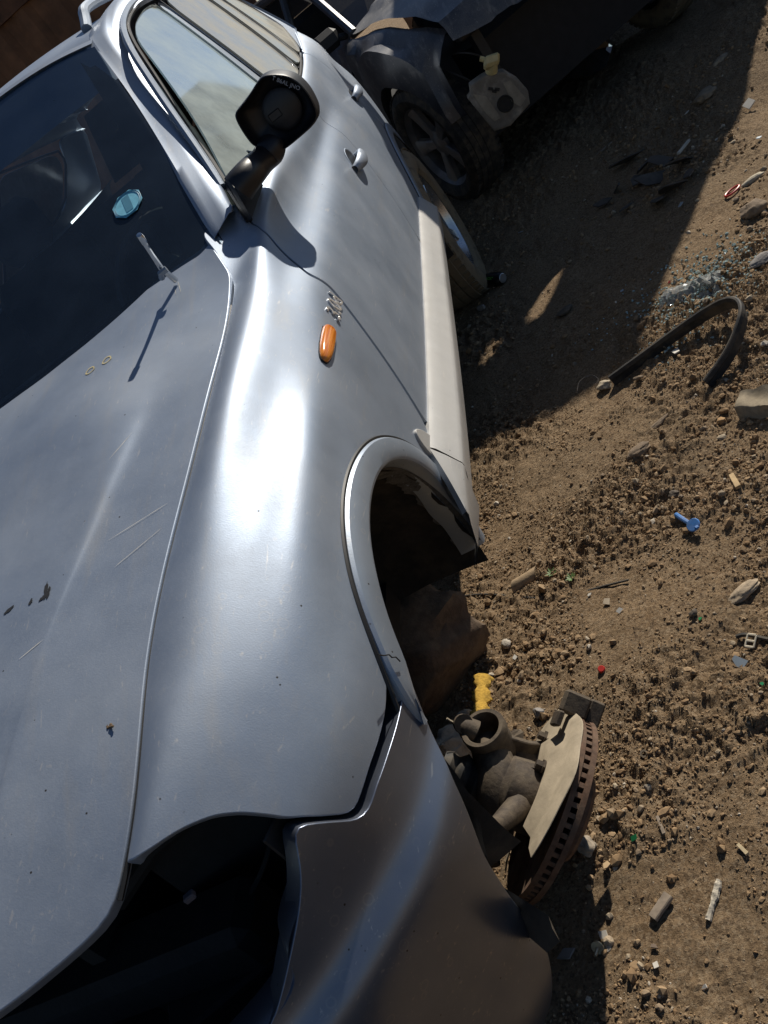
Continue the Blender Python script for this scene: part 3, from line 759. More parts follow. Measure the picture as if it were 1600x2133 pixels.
# wheel-arch trims
def arch_trim(name, c, a0, a1, rin, rout, tailend=False, mirror=False, mt=None):
    m = 60; A = np.radians(np.linspace(a0, a1, m)); G = []
    for i, a in enumerate(A):
        t = i / (m - 1); ro = rout; ri = rin
        if tailend and a > R(136):          # pointed tail in front of the arch
            s = (a - R(136)) / (A[-1] - R(136)); ro = rout - (rout - rin) * (s ** 1.4) * .55; ri = rin + (rout - rin) * s * .45
        row = []
        for rr, dx in ((ro + .001, -.012), (ro, .004), (ro - .004, .009), (ro - .010, .0105), (.5 * (ro + ri), .013), (ri + .008, .012), (ri + .002, .009), (ri, .003), (ri - .001, -.02), (ri + .002, -.05)):
            y = c[0] + rr * cos(a); z = c[1] + rr * sin(a)
            # skin height at this place
            ks = ARK; P = SIDE.ev(np.full(len(ks), y), ks); j = np.argmin(abs(P[:, 2] - z)); x = P[j, 0]
            if z < .5: x = max(x, np.interp(z, (.36, .5), (.905, .917)) if c[0] < 1 else x)
            row.append((x + dx + (.006 * min(1, max(0, (a - R(126)) / .3)) if tailend else 0), y, z))
        G.append(row)
    G = np.array(G)
    for _ in range(2): G[1:-1, :, 0] = .5 * G[1:-1, :, 0] + .25 * (G[2:, :, 0] + G[:-2, :, 0])
    if mirror: G = G * [-1, 1, 1]
    b = MB().grid(G); return b.obj(name, mt or SILVER_TRIM, suv, deg=24)


ARK = np.linspace(2.5, 9, 320)
trim = arch_trim('wheel_arch_trim', (-.005, .435), -8, 150, .385, .437, True)
arch_trim('wheel_arch_trim', (2.87, .43), -8, 176, .385, .440)
arch_trim('wheel_arch_trim', (-.005, .435), -8, 150, .385, .437, True, True)
arch_trim('wheel_arch_trim', (2.87, .43), -8, 176, .385, .440, False, True)
for cc_, mir in (((-.005, .435), 1), ((-.005, .435), -1), ((2.87, .43), 1), ((2.87, .43), -1)):
    PP = []
    for a in np.radians(np.linspace(12, 146 if cc_[0] < 1 else 172, 70)):
        y = cc_[0] + .4395 * cos(a); z = cc_[1] + .4395 * sin(a); P = SIDE.ev(np.full(len(ARK), y), ARK); x = P[np.argmin(abs(P[:, 2] - z)), 0]; PP.append([mir * (x + .0005), y, z])
    MB().tube(np.array(PP), .0042, 6).obj('trim_gap_line', SEALM, suv)  # black tube stands in for the shaded gap round the trim
# crack across the front of the trim
mb = MB(); cr = [at(x, y, 0, .928) for x, y in ((783, 1366), (795, 1368), (806, 1366), (812, 1372), (820, 1371), (829, 1380))]
mb.tube(np.array(cr) + [.004, 0, 0], .0011, 5); mb.obj('trim_crack', BLACKP, trim)

mb = MB(); cr = [at(x, y, 0, .935) for x, y in ((752, 952), (765, 964), (778, 974), (788, 988))]
mb.tube(np.array(cr) + [.003, 0, 0], .0012, 5); mb.obj('trim_crack', BLACKP, trim)
panel('wing_cladding', SIDE, OUT['clad'], SILL, suv, sp=.010, ks=.085, depth=.008, lift=.006)
# wheel wells: rough liners, dark inside
LINER = simple('wheel_liner', (.014, .013, .012), .9, var=.5, scale=25, bump=.002, dust=.3, dustcol=(.10, .075, .05))
for cx, mir in (((-.005, .435), 1), ((2.87, .43), 1), ((-.005, .435), -1), ((2.87, .43), -1)):
    G = []
    for a in np.radians(np.linspace(-14, 194, 44)):
        jag = .0 if cx[0] > 1 else RNG.uniform(-.004, .004)
        G.append([(mir * x, cx[0] + (r + jag) * cos(a), cx[1] + (r + jag) * sin(a)) for x, r in ((.905, .384), (.86, .40), (.74, .425), (.60, .42), (.52, .38), (.515, .20), (.515, .02))])
    MB().grid(np.array(G)).obj('wheel_liner', LINER, suv, deg=60)

# torn, flaking dirt crust on the inside edge of the front arch
MUD = simple('mud_crust', (.10, .092, .082), .95, var=.4, scale=60, bump=.002)
G = []
for i, a in enumerate(np.radians(np.linspace(62, -6, 60))):
    w = .030 + .012 * abs(sin(i * .37)) + .010 * RNG.uniform(0, 1)
    G.append([(.917, -.005 + .3835 * cos(a), .435 + .3835 * sin(a)), (.905 - w * .5, -.005 + .386 * cos(a), .435 + .386 * sin(a)), (.905 - w, -.005 + .390 * cos(a), .435 + .390 * sin(a))])
MB().grid(np.array(G)).obj('mud_crust', MUD, suv)

# sill cladding
def sill(y0, y1, name, m, mir=1, ny=60):
    G = []
    for i, y in enumerate(np.linspace(y0, y1, ny)):
        base = SIDE.ev([y], [7.0])[0][0]
        e = min(1, (y - .30) / .12) if y < .42 else 1
        f = np.clip((1.95 - y) / .25, 0, 1)
        pr = [(base - .012, .634), (base + .002, .634), (base + .0045, .631), (base + .012, .622), (base + .024, .597), (base + .037, .568), (base + .041, .560), (base + .041, .552), (base + .034, .53), (base + .012, .47), (base - .02, .41), (base - .10, .385)]
        G.append([(mir * x, y, z) for x, z in pr])
    return MB().grid(np.array(G)).obj(name, m, suv, deg=28)


sill(.435, 2.44, 'sill_cladding', SILL); sill(.435, 2.44, 'sill_cladding', SILL, -1)
# its front end piece, behind the arch trim
def sill_end(mir=1):
    G = []
    b1 = SIDE.ev([.431], [7.0])[0][0]
    for s in np.linspace(1, 0, 12):
        y = .285 + .146 * s; ox = .962 + (b1 + .041 - .962) * s; oz = .535 + .025 * s
        inn = np.array([b1 + .002, .431, .634]) * s + np.array([ox, y, oz]) * (1 - s); inn[1] = y
        mid = inn * .5 + np.array([ox, y, oz]) * .5
        pr = [inn - [.012, 0, .004], inn, mid + [.001, 0, .001], (ox, y, oz), (ox + .000, y, oz - .010), (ox - .010, y, oz - .035), (ox - .030, y, .44), (ox - .07, y, .392)]
        G.append([(mir * p[0], p[1], p[2]) for p in pr])
    return MB().grid(np.array(G)).obj('sill_end_piece', SILL, suv, deg=28)


sill_end(); sill_end(-1)

# glasshouse ------------------------------------------------
def gl_outline(b, lift, name, m, sp=.05, mirror=False, parent=None, rim=True):
    return panel(name, GLASS, b, m, parent or suv, sp=sp, ks=.25, gap=.002, depth=.006, lift=lift, mirror=mirror, rim=rim)


for mir in (False, True):
    gl = gl_outline([(.735, .06), (.868, .42), (1.11, 1.03), (1.42, 1.80), (1.56, 1.93), (1.73, 1.985), (1.90, 1.985), (1.745, .55), (1.735, .06)], -.004, 'window_glass', SIDEGLASS, .04, mir)
    gl_outline([(1.86, .06), (1.868, .5), (2.0, 1.975), (2.55, 1.975), (2.30, .20), (2.28, .06)], -.004, 'window_glass', DUSTGLASS, .05, mir)
    gl_outline([(2.31, .07), (2.335, .24), (2.57, 1.90), (2.82, 1.90), (2.53, .20), (2.49, .07)], -.004, 'window_glass', DUSTGLASS, .05, mir)
    gl_outline([(2.515, .08), (2.56, .25), (2.85, 1.90), (3.42, 1.75), (3.46, 1.5), (3.30, .52), (2.64, .09)], -.004, 'window_glass', DUSTGLASS, .05, mir)
    gl_outline([(1.757, .05), (1.765, .5), (1.912, 1.985), (1.985, 1.985), (1.853, .5), (1.845, .05)], .001, 'pillar_cover', SILVER_TRIM, .03, mir)
    # black window seals as thin tubes
    for nm, pts in (('window_seal', [(1.737, .04), (1.75, .55), (1.904, 1.99)]), ('window_seal', [(1.850, .04), (1.860, .5), (1.993, 1.99)]), ('window_seal', [(2.295, .05), (2.318, .22), (2.562, 1.94)]),
                    ('window_seal', [(2.50, .05), (2.545, .22), (2.835, 1.94)]), ('window_seal', [(.80, .0), (1.2, .0), (1.7, .0), (2.2, .0), (2.6, .04), (3.33, .52), (3.48, 1.5), (3.43, 1.80), (2.85, 1.97)])):
        u = np.array(pts); t = np.linspace(0, len(u)-1, 24); uu = np.interp(t, range(len(u)), u[:, 0]); kk = np.interp(t, range(len(u)), u[:, 1])
        P = GLASS.ev(uu, kk) + GLASS.nrm(uu, np.clip(kk, .02, 1.98)) * .001
        if mir: P = P * [-1, 1, 1]
        MB().tube(P, .006, 6).obj(nm, SEALM, suv)
    # rear pillar and the strip round the rear window
    panel('rear_pillar', GLASS, [(2.655, .0), (3.345, .50), (3.50, 1.5), (3.46, 1.99), (3.78, 1.99), (3.79, 1.0), (3.79, .0), (3.2, .0)], SILVER, suv, sp=.05, ks=.25, depth=.01, lift=.003, mirror=mir)
    # bottom frame between belt and glass
    skin('belt_moulding', GLASS, .80, 2.66, -.0, .05, 60, 3, .003, SILVER_TRIM, suv, None, mir)

# A pillar: swept section between windscreen and door window
st = []
for g, m_, w in ((((449, 492), .776), ((478, 446), .812), ((487, 432), .813)),
                 (((438, 474), .770), ((468, 432), .806), ((478, 420), .806)),
                 (((385, 383), .735), ((423, 352), .766), ((447, 352), .778)),
                 (((330, 290), .690), ((372, 270), .726), ((398, 278), .741)),
                 (((262, 184), .635), ((305, 168), .672), ((333, 180), .694)),
                 (((197, 96), .580), ((240, 90), .622), ((268, 88), .644)),):
    st.append([at(*g[0], 0, g[1]), at(*m_[0], 0, m_[1]), at(*w[0], 0, w[1])])
st = np.array(st)
top = np.array([[(.552, 1.56, 1.742), (.612, 1.62, 1.738), (.655, 1.68, 1.718)], [(.535, 1.90, 1.775), (.605, 1.92, 1.775), (.660, 1.92, 1.735)], [(.53, 2.6, 1.785), (.605, 2.6, 1.775), (.650, 2.6, 1.730)], [(.49, 3.3, 1.755), (.55, 3.3, 1.745), (.590, 3.3, 1.695)], [(.44, 3.75, 1.70), (.50, 3.76, 1.69), (.535, 3.78, 1.645)]])
rows = np.vstack([st, top]); t = np.arange(len(rows)); tt = np.linspace(0, len(rows) - 1, 70)
sm = np.stack([ncs(t, rows[:, j], tt) for j in range(3)], 1)
for mir in (1, -1):
    G = []
    for a, b, c in sm:
        n = unit(np.cross(c - a, (0, .8, .6))); n = n if n[0] > 0 else -n
        o = [a - n * .012, a, a * .75 + b * .25 + n * .004, a * .5 + b * .5 + n * .012, b * .8 + a * .2 + n * .017, b * .995 + n * .019 + 0, b * .8 + c * .2 + n * .018, b * .4 + c * .6 + n * .011, c + n * .0, c - n * .015]
        G.append([(mir * p[0], p[1], p[2]) for p in o])
    MB().grid(np.array(G)).obj('windscreen_pillar', SILVER, suv, deg=60)
# black channel between pillar and side window, and the chrome-grey frame beside it
def along(px, xs, off=(0, 0, 0), n=30):
    P = np.array([at(p[0], p[1], 0, x) for p, x in zip(px, xs)]); t = np.arange(len(P)); return ncs(t, P, np.linspace(0, len(P)-1, n)) + off


MB().tube(along([(519, 458), (478, 393), (440, 332), (400, 270)], (.843, .818, .792, .758)), .0085, 8).obj('window_seal', SEALM, suv)
MB().tube(along([(400, 270), (360, 212), (318, 148), (285, 98), (270, 66), (268, 44), (280, 20), (300, 4)], (.758, .733, .704, .68, .664, .657, .652, .648)), .0055, 8).obj('window_seal', SEALM, suv)
MB().tube(along([(464, 390), (425, 330), (385, 272), (345, 215), (305, 155), (274, 105), (258, 66), (258, 40), (270, 14), (290, -4)], (.806, .782, .756, .728, .70, .678, .662, .655, .65, .645)), .010, 8).obj('window_frame', SILVER_TRIM, suv)
# quarter sail behind the mirror
sl = [at(519, 461, 0, .846), at(467, 372, 0, .818), at(505, 352, 0, .84), at(543, 392, 0, .862)]
sailb = MB().prism([tuple(p) for p in sl], (.010, -.002, .002)); sailb.obj('mirror_sail', BLACKP, suv)

# windscreen, header, roof, rails
uu, kk = np.meshgrid(np.linspace(0, 1, 26), np.linspace(0, 2, 26), indexing='ij')
W = WS.ev(uu.ravel(), kk.ravel()).reshape(26, 26, 3)
Wf = np.concatenate([(W * [-1, 1, 1])[::-1][:-1], W], 0)
MB().grid(Wf).obj('windscreen', WSGLASS, suv)
# black printed border of the screen, just inside the glass
bord = MB()
for fx in (1, -1):
    a, b = np.meshgrid(np.linspace(.90, 1, 4), np.linspace(0, 2, 24), indexing='ij'); bord.grid((WS.ev(a.ravel(), b.ravel()) * [fx, 1, 1] - [0, -.004, .003]).reshape(4, 24, 3))
a, b = np.meshgrid(np.linspace(0, 1, 24), np.linspace(0, .16, 4), indexing='ij')
for fx in (1, -1): bord.grid((WS.ev(a.ravel(), b.ravel()) * [fx, 1, 1] - [0, -.004, .003]).reshape(24, 4, 3))
bord.obj('screen_border', BLACKG, suv)
roofl = []
for y, cx, z, ed in ((0, 0, 0, 0),):
    pass
G = []
ys = np.array([-1, 0, 1, 2, 3, 4, 5, 6, 7])
edge = WS.ev(np.linspace(0, 1, 20), np.full(20, 2.0))
cant = [sm[i][0] for i in np.linspace(29, 69, 14).astype(int)]
for i in range(20):
    s = i / 19
    row = [edge[i] + [0, -.004, .004], edge[i] + [0, .02, .012]]
    for j, c in enumerate(cant):
        f = (j + 1) / 14
        row.append(np.array([c[0] * s, edge[i][1] * (1 - s) * 0 + c[1] + (edge[i][1] - edge[-1][1]) * (1 - f) , c[2] + .045 * (1 - s * s) * min(1, f * 3 + .2)]))
    G.append(row)
G = np.array(G); Gf = np.concatenate([(G * [-1, 1, 1])[::-1][:-1], G], 0)
MB().grid(Gf).obj('roof', SILVER, suv, deg=50)
for mir in (1, -1):
    rail = np.array([(.535, 1.60, 1.755), (.535, 1.66, 1.79), (.535, 1.78, 1.812), (.53, 2.3, 1.828), (.52, 2.9, 1.82), (.49, 3.4, 1.785), (.48, 3.5, 1.75)]) * [mir, 1, 1]
    rt = ncs(np.arange(7), rail, np.linspace(0, 6, 40))
    MB().tube(rt, .016, 10).obj('roof_rail', SILVER_TRIM, suv)
# tailgate closing the back
tg = [(-.66, 3.84, 1.30), (.66, 3.84, 1.30), (.72, 3.86, 1.0), (.70, 3.84, .5), (-.70, 3.84, .5), (-.72, 3.86, 1.0)]
MB().prism(tg, (0, -.05, 0)).obj('tailgate', SILVER, suv)
MB().prism([(-.60, 3.80, 1.34), (.60, 3.80, 1.34), (.46, 3.72, 1.68), (-.46, 3.72, 1.68)], (0, -.01, 0)).obj('rear_window', DARKGLASS, suv)

# cowl panel below the screen
mb = MB(); x = np.linspace(-.74, .74, 40); rear = .40 + .17 * np.abs(x / .74) ** 2
mb.grid(np.array([[(xx, r - .03, 1.172 - .02 * abs(xx)), (xx, r + .02, 1.178), (xx, r + .09, 1.19)] for xx, r in zip(x, rear)])); mb.obj('cowl_panel', BLACKP, suv)

# interior: floor, dash, seats, wheel, lining
mb = MB(); mb.box((0, 2.1, .45), (1.62, 3.2, .06)); mb.obj('cabin_floor', DARKIN, suv)
mb = MB()
xs = np.linspace(-.72, .72, 24)
mb.grid(np.array([[(xx, .56 + .16 * abs(xx / .72) ** 2, 1.15), (xx, .90, 1.165), (xx, 1.12, 1.16), (xx, 1.18, 1.11), (xx, 1.16, .9), (xx, 1.0, .6)] for xx in xs])); mb.obj('dashboard', DASHM, suv)
for sx in (.36, -.36):
    st_ = MB().box((sx, 1.72, .72), (.50, .52, .18), bevel=.06); st_.obj('seat', SEATM, suv)
    MB().box((sx, 2.02, 1.06), (.48, .16, .62), Matrix.Rotation(R(-12), 3, 'X'), bevel=.06).obj('seat_back', SEATM, suv)
    MB().box((sx, 2.13, 1.47), (.27, .10, .20), Matrix.Rotation(R(-8), 3, 'X'), bevel=.045).obj('headrest', SEATM, suv)
MB().box((0, 2.85, .75), (1.3, .5, .2), bevel=.06).obj('rear_bench', SEATM, suv)
MB().box((0, 3.15, 1.05), (1.3, .16, .55), bevel=.05).obj('rear_bench_back', SEATM, suv)
sw = MB(); cw = np.array([.36, 1.32, 1.12]); fr = frame((0, -.85, .5)); th = np.linspace(0, 2*pi, 40)
sw.tube([cw + fr @ np.array([.185 * cos(a), .185 * sin(a), 0]) for a in th], .016, 8, cap=False); sw.tube([cw + fr @ [-.17, 0, 0], cw + fr @ [0, 0, -.02], cw + fr @ [.17, 0, 0]], .018, 8); sw.lathe([(0, .02), (.06, .015), (.07, -.03)], cw, fr[:, 2], 20)
sw.obj('steering_wheel', BLACKP, suv)
for sx in (1, -1):
    MB().box((sx * .80, 1.3, .82), (.05, 1.1, .6)).obj('door_lining', DARKIN, suv); MB().box((sx * .78, 2.45, .82), (.05, 1.0, .6)).obj('door_lining', DARKIN, suv)
MB().box((0, 1.46, 1.675), (.24, .03, .07), bevel=.02).obj('rear_view_mirror', BLACKP, suv)

# sticker on the screen
def ws_at(px, py):
    best = None
    for k in np.linspace(.0, 1.4, 60):
        u = np.linspace(.2, 1, 60); P = WS.ev(u, np.full(60, k)); d = ray(px, py); d = d / np.linalg.norm(d)
        q = P - CAM_LOC; r = np.linalg.norm(q - (q @ d)[:, None] * d, axis=1); i = r.argmin()
        if best is None or r[i] < best[0]: best = (r[i], u[i], k)
    return best[1], best[2]


STICK = simple('sticker_paper', (.20, .55, .70), .5, var=.15, scale=60)
STICK2 = simple('sticker_print', (.07, .25, .36), .5, var=.1, scale=60)
cu, ck = ws_at(270, 426)
sp_ = WS.ev([cu], [ck])[0]; tn = unit(WS.ev([cu + .02], [ck])[0] - sp_); up_ = unit(WS.ev([cu], [ck + .05])[0] - sp_); nn = unit(np.cross(tn, up_)); nn = nn if nn[1] > 0 else -nn
pts8 = [sp_ + (tn * cos(a) * .042 + up_ * sin(a) * .042) - nn * .003 for a in np.linspace(pi/8, 2*pi + pi/8, 9)[:-1]]
st8 = obj('screen_sticker', [p for p in pts8], [list(range(8))], STICK, suv)
mb = MB(); mb.add([sp_ + tn * a + up_ * b - nn * .0022 for a, b in ((-.010, -.026), (.010, -.026), (.010, .026), (-.010, .026))], [[0, 1, 2, 3]]); mb.v = [tuple(np.array(v) - nn * .0016) for v in mb.v]
for r0 in (.034, .038):
    mb.tube([sp_ + (tn * cos(a) * r0 + up_ * sin(a) * r0) - nn * .0036 for a in np.linspace(0, 2*pi, 24)], .0008, 4, cap=False)
mb.obj('sticker_print', STICK2, st8)

# wiper arm standing up from the cowl
base = at(342, 568, 1, .56)
tip = at(293, 494, 1, .50)
MB().tube([base + [0, .02, -.03], base + [0, .004, .012], base * .5 + tip * .5 + [0, 0, .004], tip], [.007, .0065, .005, .0055], 8).obj('wiper_arm', CHROME, suv)
MB().lathe([(0, .008), (.006, .007), (.0075, 0), (.0075, -.016)], tip, unit(tip - base), 12).obj('wiper_cap', CHROME, suv)
MB().tube([base + [-.012, .0, -.006], base + [-.004, -.008, .004], base + [.012, -.004, .004]], .007, 8).obj('wiper_spindle', SILVER_TRIM, suv)

def closed_smooth(A, it=2):
    for _ in range(it):
        A = np.stack([A * .75 + np.roll(A, -1, 0) * .25, A * .25 + np.roll(A, -1, 0) * .75], 1).reshape(-1, 3)
    return A


# door mirror with its outer cover missing
mir_c = at(578, 236, 1, .90)
ol = [(549, 155), (575, 152), (600, 155), (620, 165), (640, 185), (654, 208), (664, 232), (662, 248), (650, 264), (625, 286), (598, 308), (575, 322), (545, 306), (528, 304), (508, 278), (490, 246), (491, 232), (500, 222), (520, 196), (537, 168)]
A_ = np.array([at(x, y, 1, .90) for x, y in ol]); A_ = closed_smooth(A_); ol = list(A_); cc = A_.mean(0)
rg = []
for sc, dy in ((.80, .012), (.94, .004), (1.0, .002), (1.0, -.004), (.985, -.010), (.955, -.011), (.935, -.004), (.93, .018), (.78, .036), (.45, .05), (.06, .052)):
    rg.append(cc + (A_ - cc) * sc + [0, dy, 0])
rg2 = [cc + (A_ - cc) * s + [0, d, 0] for s, d in ((1.0, .002), (1.01, .03), (.97, .07), (.93, .085), (.9, .088), (.05, .09))]
mb = MB()
for ringset, fl in ((rg[2:], False), (rg2, True)):
    n = len(ol); V = [p for r in ringset for p in r]; F = []
    for i in range(len(ringset)-1):
        for k in range(n): F.append([i*n+k, i*n+(k+1) % n, (i+1)*n+(k+1) % n, (i+1)*n+k])
    mb.add(V, F)
mhouse = mb.obj('mirror_housing', MIRRORP, suv, deg=40)
mb = MB(); c0 = cc + [.006, .036, -.006]
mb.lathe([(.046, .006), (.046, -.004), (.038, -.008), (.0, -.008)], c0, (0, 1, 0), 30); mb.box(c0 + [-.02, -.006, .0], (.035, .008, .022), bevel=.004)
mb.obj('mirror_motor', MIRRORP, suv)
mb = MB()
arm = [at(497, 392, 0, .858), at(520, 362, 0, .890), at(545, 336, 1, .87), at(562, 316, 1, .895), at(570, 300, 1, .91)]
mb.tube(ncs(range(5), np.array(arm), np.linspace(0, 4, 16)), np.interp(np.linspace(0, 4, 16), range(5), (.037, .034, .030, .034, .030)), 14); mb.obj('mirror_arm', MIRRORP, suv)
mb = MB(); br = [at(513, 315, 1, .89), at(520, 322, 1, .89), at(517, 312, 1, .885), at(530, 318, 1, .89)]
mb.prism([br[0], br[1], br[3]], (0, .01, 0)); mb.obj('mirror_broken_clip', MIRRORP, suv)
mb = MB(); R_ = frame((0, 1, 0)); mb.add([cc + (A_[i] - cc) * .86 + [0, .089, 0] for i in range(len(ol))], [list(range(len(ol)))]); mb.obj('mirror_glass', CHROME, suv)


def text(name, body, size, mt, loc, xdir, ydir, parent, depth=.0, spacing=1.0, bevel=0.):
    cu_ = bpy.data.curves.new(name, 'FONT'); cu_.body = body; cu_.size = size; cu_.extrude = depth; cu_.space_character = spacing; cu_.bevel_depth = bevel
    cu_.align_x = 'CENTER'; cu_.align_y = 'CENTER'; cu_.resolution_u = 3
    x_ = unit(xdir); z_ = unit(np.cross(x_, ydir)); y_ = np.cross(z_, x_)
    tmp = bpy.data.objects.new(name, cu_); COL.objects.link(tmp)
    dg = bpy.context.evaluated_depsgraph_get(); me = bpy.data.meshes.new_from_object(tmp.evaluated_get(dg)); bpy.data.objects.remove(tmp)
    me.transform(Matrix(((x_[0], y_[0], z_[0], loc[0]), (x_[1], y_[1], z_[1], loc[1]), (x_[2], y_[2], z_[2], loc[2]), (0, 0, 0, 1))))
    me.materials.clear(); me.materials.append(mt); me.name = name
    o = bpy.data.objects.new(name, me); COL.objects.link(o); o.parent = parent; return o


PRINT = simple('grey_print', (.26, .28, .32), .5, var=.1)
ta = at(582, 168, 1, .886); tb = at(610, 179, 1, .886)
text('mirror_lettering', 'T 86AL JNO', .0125, PRINT, (ta + tb) / 2 + [0, -.0008, 0], tb - ta, np.cross((0, -1, 0), tb - ta), suv, .0004)

# side repeater and the raised badge behind it
def side_fr(y, k):
    P = SIDE.ev([y], [k])[0]; n = SIDE.nrm([y], [k])[0]; t = unit(SIDE.ev([y + .02], [k])[0] - P); return P, n, t, np.cross(n, t)


py_, pk_ = OUT['sidemarks'][0]
P0, n0, t0, u0 = side_fr(py_, pk_); u0 = u0 if u0[2] > 0 else -u0
ta = np.array(SIDE.ev(*np.array([OUT['sidemarks'][0]]).T)[0]); tb = np.array(SIDE.ev(*np.array([OUT['sidemarks'][1]]).T)[0])
t0 = unit(tb - ta); u0 = unit(np.cross(n0, t0)); u0 = u0 if u0[2] > 0 else -u0
G = []
Lr = .062
prof = [(-1, 0.05), (-.97, .35), (-.85, .60), (-.6, .82), (-.2, .97), (.4, 1.0), (.85, .97), (.97, .90), (1, .8)]
hw = .0165
for s, w in prof:
    row = []
    for a in np.linspace(0, pi, 11):
        row.append(P0 + t0 * s * Lr + u0 * cos(a) * hw * w + n0 * (.013 * sin(a) ** .6 * min(1, w * 1.1) + .0005))
    G.append(row)
rep = MB().grid(np.array(G)); rep.prism([tuple(p) for p in G[-1]], tuple(t0 * .002)); rep.obj('side_repeater', AMBER, suv, deg=50)
MB().prism([P0 + t0 * s * (Lr + .002) + u0 * c * (hw * w + .0015) - n0 * .001 for c in (1, -1) for s, w in (prof if c > 0 else prof[::-1])], tuple(n0 * .0022)).obj('repeater_gasket', BLACKP, suv)
bc = tb + n0 * .003
text('badge', '3.0d', .054, BADGEM, bc + t0 * .004 - u0 * .004, t0, u0, suv, .0016, 1.0, .0004)

# door handles in their recesses
HREC = SILVER
for nm, uk, sc, yy in (('front', OUT['sidemarks'][3], 1.0, 0), ('rear', OUT['sidemarks'][4], .95, 0)):
    P, n, t, u = side_fr(*uk); u = u if u[2] > 0 else -u
    par = fdoor if nm == 'front' else rdoor
    # flat dark plate behind the grip: recess shade put into its colour
    G = []
    for r, d in ((1.0, .0006), (.96, .0018), (.9, .0008), (.8, .0007)):
        G.append([P + t * (cos(a) * .068 + .006) * r * sc + u * (sin(a) * .044 + .010) * r * sc + n * d for a in np.linspace(0, 2*pi, 30)])
    MB().grid(np.array(G)).obj('handle_surround', SILVER, par)
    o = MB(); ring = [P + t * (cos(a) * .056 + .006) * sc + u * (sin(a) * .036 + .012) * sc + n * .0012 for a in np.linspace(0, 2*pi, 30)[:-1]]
    o.add(ring, [list(range(29))]); o.obj('handle_recess_shade', simple('recess_shade', (.06, .065, .075), .4, .6) if nm == 'front' else bpy.data.materials['recess_shade'], par)
    G = []
    for s in np.linspace(-1, 1, 21):
        lift = .030 * (1 - abs(s) ** 2.6) ** .8 + .002; w = .023 * (1 - .45 * s * s)
        cpos = P + t * s * .088 * sc + n * lift
        G.append([cpos + u * cos(a) * w + n * sin(a) * .011 for a in np.linspace(0, 2*pi, 13)])
    MB().grid(np.array(G)).obj('door_handle', SILVER, par)

# bumper ------------------------------------------------------
bt = [tuple(p) for p in OUT['bumper']]; bo = [tuple(p) for p in OUT['bumper_out']]
outline = bt + [(.98, 3.0), (1.25, 3.4), (1.45, 3.5), (1.45, 9.2), (1.2, 9.4), (.8, 9.6), (.55, 9.8)] + bo[::-1][1:-1]
panel('bumper_cover', BUMP, outline, BUMPSHADE, suv, sp=.014, ks=.075, depth=.035, gap=.002)
panel('bumper_cover', BUMP, outline, BUMPSHADE, suv, sp=.03, ks=.075, depth=.03, gap=.004, mirror=True)
# folded flange of the bumper along the empty headlight opening
inn = BUMP.ev(*np.array(bt[11:]).T); inn = np.vstack([inn, BUMP.ev([.98, 1.25, 1.45], [3.0, 3.4, 3.5])])
FL = []
for p in ncs(range(len(inn)), inn, np.linspace(0, len(inn)-1, 50)): FL.append([p + [-.001, .001, .002], p + [-.006, .012, .006], p + [-.016, .036, .008], p + [-.024, .050, .004], p + [-.026, .052, -.03]])
MB().grid(np.array(FL)).obj('bumper_flange', BUMPSHADE, suv)
# dirty lip on top of the bumper between it and the wing
top_ = BUMP.ev(*np.array(bt[1:9]).T); LIP = []
DIRTY = simple('dirty_lip', (.35, .31, .24), .85, var=.4, scale=50, bump=.0008)
for p in ncs(range(len(top_)), top_, np.linspace(0, len(top_)-1, 40)): LIP.append([p + [-.002, .0, -.001], p + [-.010, .007, -.002], p + [-.013, .009, -.016], p + [-.014, .010, -.03]])
MB().grid(np.array(LIP)).obj('bumper_lip', DIRTY, suv)
# torn under-tray pieces hanging below the bumper edge
TORN = simple('torn_plastic', (.035, .032, .028), .55, var=.4, scale=30, bump=.001, dust=.3, dustcol=(.2, .16, .11))
def flap(pts, nrm, th=.003):
    b = MB(); b.prism([tuple(p) for p in pts], tuple(np.array(nrm) * th)); return b
fp = [at(960, 1668, 0, .89), at(985, 1690, 0, .905), at(1002, 1722, 0, .915), at(1006, 1752, 0, .91), at(1016, 1790, 0, .90), at(1000, 1775, 0, .885), at(970, 1715, 0, .875)]
flap(fp, (.5, -.3, .8)).obj('torn_liner', TORN, suv)
fp = [at(1050, 1850, 0, .86), at(1095, 1878, 0, .90), at(1142, 1908, 0, .93), at(1150, 1935, 0, .935), at(1166, 1962, 0, .935), at(1140, 1985, 0, .90), at(1100, 1950, 0, .86)]
flap(fp, (.5, -.3, .8)).obj('torn_liner', TORN, suv)

# empty headlight bay: dark inner panels, a lamp bracket, hanging cable and plug
BAY = simple('engine_bay', (.008, .008, .009), .8, var=.5, scale=15, bump=.002)
mb = MB(); mb.box((.0, -.15, .45), (1.0, .10, .75)); mb.box((0, -.45, .34), (1.3, .6, .03)); mb.box((.02, -.52, .58), (1.15, .12, .10), bevel=.02)
mb.box((.30, -.33, .66), (.03, .4, .5)); mb.box((-.60, -.2, .5), (.05, .7, .6)); mb.obj('inner_front_panel', BAY, suv)
mb = MB(); mb.box((.55, -.42, .62), (.22, .03, .22), rotz(.3), bevel=.01); mb.box((.50, -.50, .53), (.30, .18, .02), rotz(.4), bevel=.006); mb.tube([(.40, -.50, .70), (.50, -.47, .74), (.62, -.40, .73)], .014, 8)
mb.obj('lamp_bracket', BAY, suv)
mb = MB(); mb.tube(ncs(range(5), np.array([(.70, -.34, .72), (.66, -.45, .66), (.60, -.50, .62), (.55, -.50, .60), (.52, -.46, .58)]), np.linspace(0, 4, 24)), .004, 6); mb.obj('lamp_cable', BLACKP, suv)
